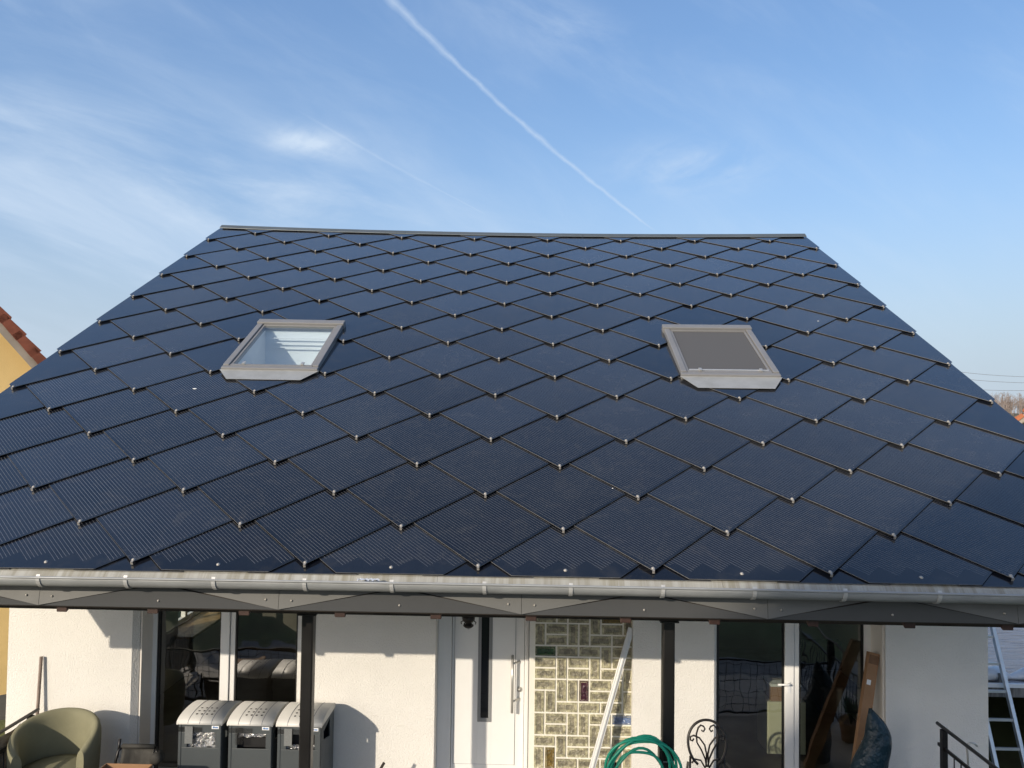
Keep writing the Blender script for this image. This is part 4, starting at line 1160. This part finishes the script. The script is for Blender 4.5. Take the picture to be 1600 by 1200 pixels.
sf = MB(); sx = X_(1310, 10.5, 1150); sf.box(sx - 0.3, sx + 0.45, 10.3, 11.0, 0.1, 0.45).box(sx - 0.3, sx + 0.45, 10.9, 11.1, 0.4505, 0.85); tag(sf.build('sofa', 'room_dark', loc=(sx, 10.6, 0), bevel=0.05), 'dark sofa indoors in the shadow behind the right terrace door', 'sofa')

# railings
def railing(x, ya, yb, zt, label, fabric, ybar=0.115):
    t = empty('terrace_railing', (x, ya, 0), label, 'railing')
    r_ = MB().tube([(x, ya, zt), (x, yb, zt)], 0.017, 8); r_.build('handrail', 'black_paint', t)
    MB().bar((x, ya + 0.03, zt - 0.19), (x, yb - 0.02, zt - 0.19), 0.018, 0.03).build('middle_rail', 'black_paint', t)
    MB().bar((x, ya + 0.03, 0.10), (x, yb - 0.02, 0.10), 0.018, 0.03).build('lower_rail', 'black_paint', t)
    y = yb - 0.07; k_ = 0
    for yy in (yb - 0.12, (ya + yb) / 2, ya + 0.04):
        MB().box(x - 0.025, x + 0.025, yy - 0.025, yy + 0.025, 0, zt - 0.018).build('railing_post', 'black_paint', t)
    bs = MB(); yy = ya + 0.15
    while yy < yb - 0.2:
        MB().tube([(x, yy, 0.1), (x, yy, zt - 0.19)], 0.006, 6).build('baluster', 'black_paint', t); yy += ybar
    if fabric:
        f = MB(); n = 26
        f.grid([[(x - 0.022 + 0.014 * math.sin(i * 0.9) + 0.008 * math.sin(i * 2.1 + j), ya + 0.05 + (yb - ya - 0.26) * i / n, zt - 0.05 - (zt - 0.2) * j / 5 + 0.012 * math.sin(i * 0.7)) for i in range(n + 1)] for j in range(6)]); f.build('privacy_screen', 'brown_sheet', t)
    return t


zr = Z_(1110, 7.9, 57); railing(X_(57, 7.9, 1110), 5.2, 7.93, zr, 'black metal terrace railing with brown screen cloth beside the green armchair', True)
zr2 = Z_(1131, 7.7, 1466); rr = railing(X_(1466, 7.7, 1131), 5.2, 7.72, zr2, 'black metal terrace railing without cloth beside the shaded wall', False)
t = empty('mesh_railing', (-0.3, 6.44, 0), 'black wire mesh railing along the terrace front', 'railing')
mr = MB().bar((-5.0, 6.44, 0.72), (4.0, 6.44, 0.72), 0.03, 0.03); mr.bar((-5.0, 6.44, 0.06), (4.0, 6.44, 0.06), 0.03, 0.03); mr.build('rail', 'black_paint', t)
wm = MB()
for i in range(89): wm.bar((-4.95 + i * 0.1, 6.44, 0.076), (-4.95 + i * 0.1, 6.44, 0.704), 0.005, 0.005, up=(0, 1, 0))
for j in range(6): wm.bar((-5.0, 6.446, 0.16 + j * 0.1), (4.0, 6.446, 0.16 + j * 0.1), 0.005, 0.005)
wm.build('wire_mesh', 'black_paint', t)
# walking cane hung on the right rail
cp = MB(); q = [at(1514, 1215, 7.3), at(1512, 1180, 7.3), at(1510.5, 1168, 7.3), at(1512, 1163, 7.3), at(1517, 1160.5, 7.3), at(1523, 1162, 7.3), at(1527, 1166, 7.3)]
q = [Vector((q[0].x + 0.01, 7.3, 0.0))] + q
tag(cp.tube(q, 0.0095, 8).build('walking_cane', 'steel', loc=(q[0].x, 7.3, 0)), 'silver cane with a curved handle standing by the right railing', 'cane')
# spiky plant in a pot behind the right railing
t = empty('potted_plant', at(1514, 1200, 7.15) * 1.0, 'small spiky dark green plant at the right railing', 'plant')
base = Vector((at(1514, 1200, 7.15).x, 7.15, 0)); t.location = base; t['_o'] = base
MB().lathe(base, [(0.09, 0.0), (0.12, 0.02), (0.14, 0.26), (0.125, 0.265), (0.12, 0.24)], 16).build('pot', 'cardboard_dark', t)
lv = MB()
for i in range(22):
    a = i * 2.4; l = random.uniform(.10, .16); h = random.uniform(.22, .31)
    p = [base + Vector((math.cos(a) * l * f, math.sin(a) * l * f, 0.24 + h * f)) for f in (0, .5, 1)]
    sdv = Vector((-math.sin(a), math.cos(a), 0)) * 0.017
    lv.add([p[0] - sdv * .6, p[0] + sdv * .6, p[1] + sdv, p[2], p[1] - sdv], [(0, 1, 2, 3, 4)])
lv.build('leaves', 'leaf_dark', t)
# white scrap in the gutter
e = gutter_c(X_(575, 5.85, 908)); sc = MB(); n = 10
sc.grid([[e + Vector(((i / n - .5) * 0.17, -0.05 + 0.05 * j / 3, 0.004 + 0.018 * abs(math.sin(i * 1.3 + j)))) for i in range(n + 1)] for j in range(4)])
tag(sc.build('paper_scrap', 'paper', loc=e), 'crumpled white scrap lying in the zinc gutter', 'scrap')

# ------------------------------------------------------------------ right side: carport, tarp roll, ladder
CY = 11.55; cz = Z_(1069, CY, 1580)
cpo = empty('carport', (8.4, CY, GZ), 'low carport with rippled pale sheet roof and dark open front', 'carport')
n = 30
rfm = MB(); rfm.box(5.3, 11.6, CY + 0.02, 18.5, cz - 0.06, cz - 0.002); rfm.build('roof_sheet', 'wavy_sheet', cpo)
MB().box(5.28, 11.62, CY - 0.03, CY + 0.018, cz - 0.045, cz + 0.012).build('front_trim', 'trim_white', cpo, bevel=0.004)
MB().box(5.3, 11.6, CY - 0.012, CY + 0.018, cz - 0.185, cz - 0.0455).build('front_board', 'wet_board', cpo)
bk = MB().box(5.3, 11.6, 18.3, 18.5, GZ, cz - 0.061).box(5.3, 5.4, CY + 0.05, 18.29, GZ, cz - 0.061).box(11.5, 11.6, CY + 0.05, 18.29, GZ, cz - 0.061); bk.build('wall', 'dark_wood', cpo)
for x in (6.0, 8.6, 11.2): MB().box(x - 0.06, x + 0.06, CY + 0.1, CY + 0.22, GZ, cz - 0.062).build('post', 'dark_wood', cpo)
tr = MB(); rows = []
for i in range(31):
    x = 5.35 + 6.2 * i / 30; r = 0.075 + 0.03 * math.sin(i * 1.9) + 0.015 * math.sin(i * 4.1)
    rows.append([(x, CY + 0.20 + r * 1.6 * math.cos(2 * math.pi * j / 12) + 0.03 * math.sin(i * .8), cz + r * 0.95 + r * math.sin(2 * math.pi * j / 12)) for j in range(13)])
tr.grid(rows); tag(tr.build('plastic_roll', 'tarp', loc=(8.4, CY + 0.2, cz)), 'crumpled roll of clear plastic lying on the carport roof edge', 'plastic roll')
pb_ = MB().box(X_(1556, CY + .1), X_(1562, CY + .1), CY + 0.02, CY + 0.06, cz + 0.0125, cz + 0.14); tag(pb_.build('wooden_block', 'wet_board', loc=(X_(1559, CY), CY, cz)), 'small grey wooden block on the carport edge behind the ladder', 'block')

_t0, _t1 = at(1552, 985, 11.65), at(1597.5, 1180, 11.08)
slope = (_t1 - _t0); dirn = slope / slope.z
foot = _t0 + dirn * (GZ - _t0.z); topp = _t0 + dirn * 0.10
lad = empty('ladder', foot, 'silver aluminium ladder leaning against the carport roof', 'ladder')
for off in (0.0, -0.40):
    MB().bar(foot + Vector((off, 0, 0)), topp + Vector((off, 0, 0)), 0.05, 0.07, up=(0, 1, 0)).build('stile', 'alu', lad, bevel=0.004)
_r0, _r1 = Z_(1170, 11.11, 1580), Z_(1037.5, 11.48, 1565); _rs = (_r1 - _r0) / 3
zs = [_r0 + _rs * (i - 12) for i in range(20)]
for zz in zs:
    if not GZ + 0.1 < zz < topp.z - 0.05: continue
    p = foot + dirn * (zz - GZ)
    MB().bar(p + Vector((-0.375, 0, 0)), p + Vector((-0.025, 0, 0)), 0.03, 0.035).build('rung', 'alu', lad)

# ------------------------------------------------------------------ neighbours
def gable_house(name, label, cx, y0, y1, half, eave_z, slope, wallm, tilem, over, plinth_z, win=None, nt_=14):
    t = empty(name, (cx, y0, GZ), label, 'house'); az = eave_z + half * slope
    b = MB(); b.prism([(cx - half, y0, plinth_z), (cx + half, y0, plinth_z), (cx + half, y0, eave_z), (cx, y0, az), (cx - half, y0, eave_z)], (0, y1 - y0, 0)); b.build('wall', wallm, t)
    MB().box(cx - half - 0.02, cx + half + 0.02, y0 - 0.02, y1 + 0.02, GZ - 0.1, plinth_z - 0.002).build('plinth', 'plinth', t)
    for s in (-1, 1):
        ln = half + 0.6; r_ = MB()
        # stepped courses of tiles on a board
        x1, z1 = cx + s * ln, az - ln * slope
        nrm = Vector((s * slope, 0, 1)).normalized()
        pts = [(cx, y0 - over, az + 0.02), (x1, y0 - over, z1 + 0.02), (x1, y0 - over, z1 + 0.16), (cx, y0 - over, az + 0.16)]
        MB().prism(pts, (0, y1 - y0 + 2 * over, 0)).build('eave_soffit', 'verge_soffit', t)
        pts = [(cx, y0 - over - 0.03, az + 0.14), (x1, y0 - over - 0.03, z1 + 0.14), (x1, y0 - over - 0.03, z1 - 0.17), (cx, y0 - over - 0.03, az - 0.17)]
        MB().prism(pts, (0, 0.028, 0)).build('bargeboard', 'verge_soffit', t)
        for k_ in range(nt_):
            f0, f1 = k_ / nt_, (k_ + 1) / nt_ + 0.012
            a = Vector((cx + s * ln * f0, 0, az - ln * slope * f0)) + nrm * (0.13); c = Vector((cx + s * ln * min(f1, 1.02), 0, az - ln * slope * min(f1, 1.02))) + nrm * 0.185
            th = nrm * 0.055
            p4 = [a, c, c + th, a + th]; p4 = [Vector((p.x, y0 - over - 0.05, p.z)) for p in p4]
            r_.prism(p4, (0, y1 - y0 + 2 * over + 0.1, 0))
            p5 = [a - nrm * 0.10, c - nrm * 0.17, c + th, a + th]; p5 = [Vector((p.x, y0 - over - 0.085, p.z)) for p in p5]
            r_.prism(p5, (0, 0.034, 0))
        r_.build('roof', tilem, t)
    rc_ = MB().tube([(cx, y0 - over - 0.1, az + 0.26), (cx, y1 + over + 0.1, az + 0.22)], 0.09, 10); rc_.build('ridge', tilem, t)
    if win:
        for (x, z, w_, h_) in win:
            f = MB(); f.box(x, x + w_, y0 - 0.03, y0 - 0.002, z, z + h_); fo = f.build('window', 'pvc', t)
            MB().box(x + 0.07, x + w_ - 0.07, y0 - 0.036, y0 - 0.0305, z + 0.07, z + h_ - 0.07).build('pane', 'strip_glass', fo)
    return t


YY, TH = 15.4, R(36)
gdir, rdir = Vector((math.cos(TH), math.sin(TH), 0)), Vector((-math.sin(TH), math.cos(TH), 0))
vB = at(70, 562, YY)
_d = at(0, 483, 1.0) - Vector((0, 0, ZC)); _k = vB.dot(rdir) / _d.dot(rdir); vA = Vector((0, 0, ZC)) + _d * _k
tA = (vA - vB).dot(gdir); slp = (vA.z - vB.z) / -tA
half = 6.2; tcn = 0.9 - half
base_y = vB + rdir * 0.60 + gdir * tcn
yh = gable_house('yellow_house', 'yellow rendered house with red tiled gable roof left of the solar roof', base_y.x, base_y.y, base_y.y + 11, half, vB.z - 0.28 - slp * 0.9, slp, 'yellow_wall', 'red_tile', 0.55, -1.9,
            [(base_y.x - 1.15, 2.6, 0.95, 1.2), (base_y.x + 2.2, 0.2, 1.1, 1.2)], nt_=26)
yh.rotation_euler.z = TH
ap = at(1603, 640, 32)
oh = gable_house('orange_roofed_house', 'distant house with bright orange tiled roof at the right edge', ap.x, 32, 44, 3.2, ap.z - 3.2 * 0.85 - 0.3, 0.85, 'grey_wall', 'orange_tile', 0.4, -1.6, None, nt_=12)
oh.rotation_euler.z = R(-36)
# tall gabled building across the street, behind the viewer: it shades the right end of the terrace
P1, P2 = Vector((-22.1, 0, 12.56 + ZC)), Vector((-19.75, 0, 14.68 + ZC)); sl = (P2.z - P1.z) / (P2.x - P1.x)
cx2 = -15.6; apz = P2.z + sl * (cx2 - P2.x); hf = 9.0
gable_house('apartment_building', 'tall grey gabled apartment building across the street', cx2, -40.0, -25.0, hf, apz - 0.62 - hf * sl, sl, 'grey_wall', 'slate', 0.3, -1.6,
            [(cx2 - 6.5 + 3.2 * i, z, 1.3, 1.5) for i in range(5) for z in (0.2, 3.2, 6.2)], nt_=16)
for o in [x for x in D.objects if x.name.startswith('window') and x.parent and x.parent.name.startswith('apartment')]: o.location.y += 15.03
# ---- hills, wood, power lines
hl = MB(); rows = []
def hill_z(x, y):
    f = max(0.0, min(1.0, (y - 170) / 170)); f = f * f * (3 - 2 * f)
    return GZ - 0.4 + f * (6.2 + 1.6 * math.sin(x * 0.011) + 0.9 * math.sin(x * 0.037 + 1))
for j in range(26):
    y = 150 + 12 * j * (1 + 0.05 * j)
    rows.append([(x, y, hill_z(x, y)) for x in range(-900, 1001, 25)])
hl.grid(rows); tag(hl.build('hills', 'hill'), kind='structure')
tw = MB(); rg = random.Random(3)
for i in range(1500):
    if i < 1100: x, y = rg.uniform(170, 330), rg.uniform(235, 345)
    else: x, y = rg.uniform(-500, 600), rg.uniform(250, 345)
    z = hill_z(x, y) - 0.2; h = rg.uniform(5.5, 9.5); pts = [(x, y, z), (x + rg.uniform(-.3, .3), y, z + h * .5), (x + rg.uniform(-.5, .5), y, z + h)]
    tw.tube(pts, [0.16, 0.10, 0.02], 4, cap=False)
    for k_ in range(18 if i < 1100 else 7):
        f = rg.uniform(.25, .95); a = rg.uniform(0, 6.28); l = h * (1.05 - f) * rg.uniform(.3, .55)
        p = Vector((x, y, z + h * f)); q = p + Vector((math.cos(a) * l, math.sin(a) * l, l * rg.uniform(.6, 1.2)))
        tw.tube([p, q], [0.06, 0.015], 3, cap=False)
tag(tw.build('bare_woodland', 'bark_far'), 'bare brown woodland on the far hillside at the right', 'woodland', kind='stuff')


def power_line(y0, y1, label):
    Y = 95.0; a, b = at(1400, y0, Y), at(1660, y1, Y)
    pts = [a + (b - a) * (i / 16) - Vector((0, 0, 0.5 * math.sin(math.pi * i / 16))) for i in range(17)]
    o = MB().tube(pts, 0.022, 5).build('power_line', 'cable', loc=a); tag(o, label, 'power line', 'power lines in the distance')
    return a, b


e1 = power_line(566, 590, 'topmost of three thin power lines above the far hill')
e2 = power_line(577, 599, 'middle one of three thin power lines above the far hill')
e3 = power_line(596, 609, 'lowest of three thin power lines above the far hill')
for i in (0, 1):
    p = e1[i]; o = empty('utility_pole', (p.x, p.y + 0.2, GZ - 0.5), 'utility pole carrying the power lines', 'pole', 'poles of the power lines')
    MB().tube([(p.x, p.y + 0.2, GZ - 0.5), (p.x, p.y + 0.2, p.z + 0.4)], [0.16, 0.11], 8).build('mast', 'dark_wood', o)
    for e in (e1, e2, e3): MB().box(e[i].x - 0.06, e[i].x + 0.06, e[i].y - 0.03, e[i].y + 0.09, e[i].z - 0.12, e[i].z - 0.025).build('insulator', 'trim_white', o)

for o in D.objects:
    if '_o' in o: del o['_o']
